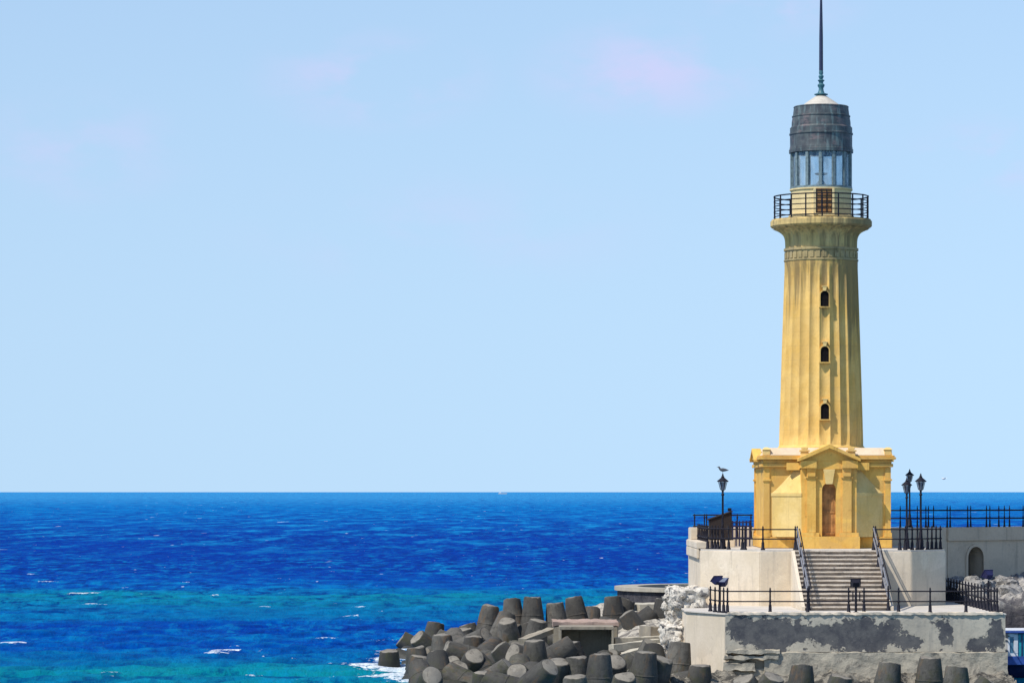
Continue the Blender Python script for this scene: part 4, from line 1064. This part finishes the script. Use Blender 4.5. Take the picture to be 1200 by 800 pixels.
# photo x, y of a leg's tip centre, its height above the sea, the leg's direction (right, away, up), label
T = [
 (511,729,1.45,(.15,.1,1),'dark tetrapod farthest out at back, flat top above the water'),
 (547,731,1.35,(-.25,0,1),'mossy brown tetrapod at back between the outermost one and tall stump'),
 (575,709,2.3,(.12,0,1),'reddish dark tetrapod leg, left end of the tall back row'),
 (600,701,2.55,(-.05,.1,1),'upright leg just left of the tallest leg in back row'),
 (624,699,2.65,(0,0,1),'tallest upright tetrapod leg in the back row'),
 (650,706,2.35,(-.1,0,1),'stout leg in back row right of the tallest one'),
 (672,699,2.6,(-.15,0,1),'broad leg leaning left in back row above the concrete boxes'),
 (694,711,1.9,(.1,.2,1),'low dark stump in back row against blue water'),
 (718,698,2.65,(-.05,0,1),'large rounded leg just left of the round basin'),
 (735,702,2.45,(.3,.1,1),'dark leg leaning right under the round basin rim'),
 (778,701,2.55,(.05,0,1),'pale leg standing against the white rubble below the basin'),
 (595,718,2.0,(.3,.2,1),'dark capped leg behind the yellowish lit leg'),
 (594,727,1.75,(-.12,-.35,1),'yellowish sunlit leg in the middle of left pile'),
 (631,726,1.95,(.15,-.2,1),'stubby leg in front of the tallest back leg'),
 (733,718,1.95,(-.5,-.1,.8),'rounded tetrapod behind the second concrete box'),
 (766,716,1.95,(.75,.1,.7),'slanted tetrapod leaning right in front of pale slab'),
 (488,746,1.15,(-.75,-.45,.75),'leftmost tetrapod with pale round cap tilted to the sea'),
 (520,744,1.4,(.05,-.3,1),'ribbed grey leg right of the pale tilted cap'),
 (538,746,1.35,(.2,-.1,1),'narrow dark leg left of the light upright cylinder'),
 (555,745,1.5,(.02,-.1,1),'light upright cylinder-like leg above white foam'),
 (571,744,1.5,(.7,-.5,.5),'pale cap facing right beside the light upright leg'),
 (456,762,.72,(0,-.2,1),'lone rounded tetrapod at the far left, awash in foam'),
 (487,758,1.0,(-.1,0,1),'dark wet leg right of the lone rounded one'),
 (492,768,.85,(.15,-.15,1),'squat wet block in front of the dark leg by foam'),
 (521,760,1.1,(-.8,-.2,.35),'tetrapod leg lying flat pointing left, above the twin caps'),
 (528,775,.95,(-.1,-.6,.8),'front tetrapod with pale cap, upper of the twin caps'),
 (537,782,.80,(.1,-.75,.7),'front tetrapod with pale oval cap, lower of the twin caps'),
 (556,768,1.2,(.2,-.6,.7),'dark rounded leg right of the twin pale caps'),
 (567,787,.95,(.0,-.2,1),'flat topped stump at the bottom edge right of twin caps'),
 (583,757,1.35,(-.6,-.1,.75),'mossy leg slanting left beneath the yellowish lit one'),
 (600,764,1.25,(-.7,-.6,.45),'dark leg slanting left just left of the big front leg'),
 (626,750,1.8,(-.03,-.1,1),'big pale upright leg in front, left of the concrete box'),
 (645,781,1.2,(.6,-.5,.7),'speckled grey leg slanting right below the big front leg'),
 (655,774,1.3,(.1,-.4,.9),'dark round leg below the left side of concrete box'),
 (675,769,1.45,(-.05,-.1,1),'left of two stumps standing before the open concrete box'),
 (703,766,1.6,(.02,0,1),'right of two dark stumps standing before the open concrete box'),
 (673,792,1.1,(-.1,-.2,1),'grooved stump at the bottom edge below the concrete box'),
 (732,792,1.0,(.1,-.4,1),'mossy capped stump at bottom edge below the beams'),
 (757,763,1.65,(.1,-.1,1),'ribbed pale stump at the right ends of the beams'),
 (777,771,1.35,(.35,-.3,1),'big dark leg leaning right below the white rubble'),
 (797,752,1.75,(.1,.1,1),'dark leg standing at the foot of white rubble wall'),
 (820,779,1.05,(0,-.1,1),'bluish leg in front of platform corner, bright whitish cap'),
 (871,795,.85,(-.4,-.3,.8),'mossy rounded leg at bottom edge under the broken ledges'),
 (907,792,.95,(.35,-.35,.85),'pale capped leg at bottom edge, left of a tall shaded leg'),
 (940,778,1.15,(.05,0,1),'leg below the lower wall, its right side in blue shade'),
 (986,792,.9,(.2,-.1,1),'small stump at bottom edge between two taller legs'),
 (1043,776,1.2,(.12,0,1),'broad rounded pale leg before the footing, left of the two blue ones'),
 (1090,770,1.4,(.03,0,1),'tallest blue shaded leg with bright cap before the lower wall'),
 (1121,780,1.15,(.03,0,1),'shorter blue shaded leg at the right end before the wall'),
 (1160,797,.8,(.5,-.1,.8),'low stump at the bottom right under the footing end'),
]
random.seed(21)
for px_, py_, zt_, d, lab in T:
    Yd = F*(EYE-zt_)/(py_-576)
    d = Vector(d).normalized()
    put_tetra(at(px_, py_, Yd)-d*LEG, d, random.uniform(0, 2.09), lab)
# fillers: the lower layers of the heap, all alike
hand = list(centers)
tries = 0; nf = 0
while nf < 64 and tries < 9000:
    tries += 1
    px_ = random.uniform(490, 800); py_ = random.uniform(716, 800)
    lo_edge = 496+max(0, 765-py_)*.6
    if px_ < lo_edge or (px_ > 640 and py_ < 780 and px_ < 795): continue
    zc = random.uniform(-.9, -.1) if px_ < 660 else random.uniform(-.6, .0)
    Yd = F*(EYE-zc-.5)/(py_-576)
    if Yd > 172 or Yd < 134: continue
    c = Vector((X(px_, Yd), Yd, zc))
    if c.x > 6.2 and c.y > 139: continue
    if any((c-h).length < 1.62 for h in centers): continue
    d = Vector((random.uniform(-1,1), random.uniform(-1,1), random.uniform(.1,1))).normalized()
    put_tetra(c, d, random.uniform(0, 6.28), 'weathered grey tetrapod wedged low between others in the breakwater heap'); nf += 1

# ------------------------------------------------------------------ foam on the sea: crests, and white water round the tetrapods
foam = np.zeros(ny*nx)
hx = HH.reshape(-1); xx_, yy_ = XX.reshape(-1), YY.reshape(-1)
sd = hx[(yy_ > 120) & (yy_ < 900) & (np.abs(UU.reshape(-1)) < .2)].std()
patch = np.zeros_like(hx)
for i in range(14):
    th = rng.random()*6.283; k = 2*math.pi/(2+9*rng.random()); patch += np.sin(k*math.cos(th)*xx_*1.0+k*math.sin(th)*yy_*.6+rng.random()*6.28)
patch /= math.sqrt(7)
foam += np.clip((hx/sd-.9)/1.2, 0, 1)*np.clip((patch-1.2)/.7, 0, 1)*.85
# far whitecaps, where the mesh no longer carries waves
near = (yy_ > 125) & (yy_ < 185) & (np.abs(xx_) < 14)
ii = np.where(near)[0]
cx = np.array([c.x for c in centers]); cy = np.array([c.y for c in centers])
D = np.full(len(ii), 99.0)
for a, b_, c in zip(cx, cy, centers):
    D = np.minimum(D, np.hypot(xx_[ii]-a, (yy_[ii]-b_)*.8))
foam[ii] += np.clip(1-(D-1.0)/1.9, 0, 1)*.62
for (px_, py_, rx, ry, s_) in ((445,771,.6,.9,.62), (470,784,1.5,.5,.5), (505,780,1.2,.6,.6), (462,750,1.5,.5,.5), (475,737,2.0,.7,.48), (548,771,.9,.7,.62), (440,778,2.5,1.2,.34), (455,745,3,1.5,.36), (425,765,2.2,.8,.28), (500,790,1.2,.8,.5), (430,792,3,1.0,.36), (480,794,2,.6,.5), (510,797,1.6,.5,.5), (572,778,1.0,.7,.6), (640,795,.8,.6,.5)):
    q = at(px_, py_, F*EYE/(py_-576))
    foam[ii] += s_*np.exp(-((xx_[ii]-q.x)/rx)**2-((yy_[ii]-q.y)/(ry*3))**2)
fa = sea_me.attributes.new('foam', 'FLOAT', 'POINT'); fa.data.foreach_set('value', np.clip(foam, 0, 1).astype(np.float32))
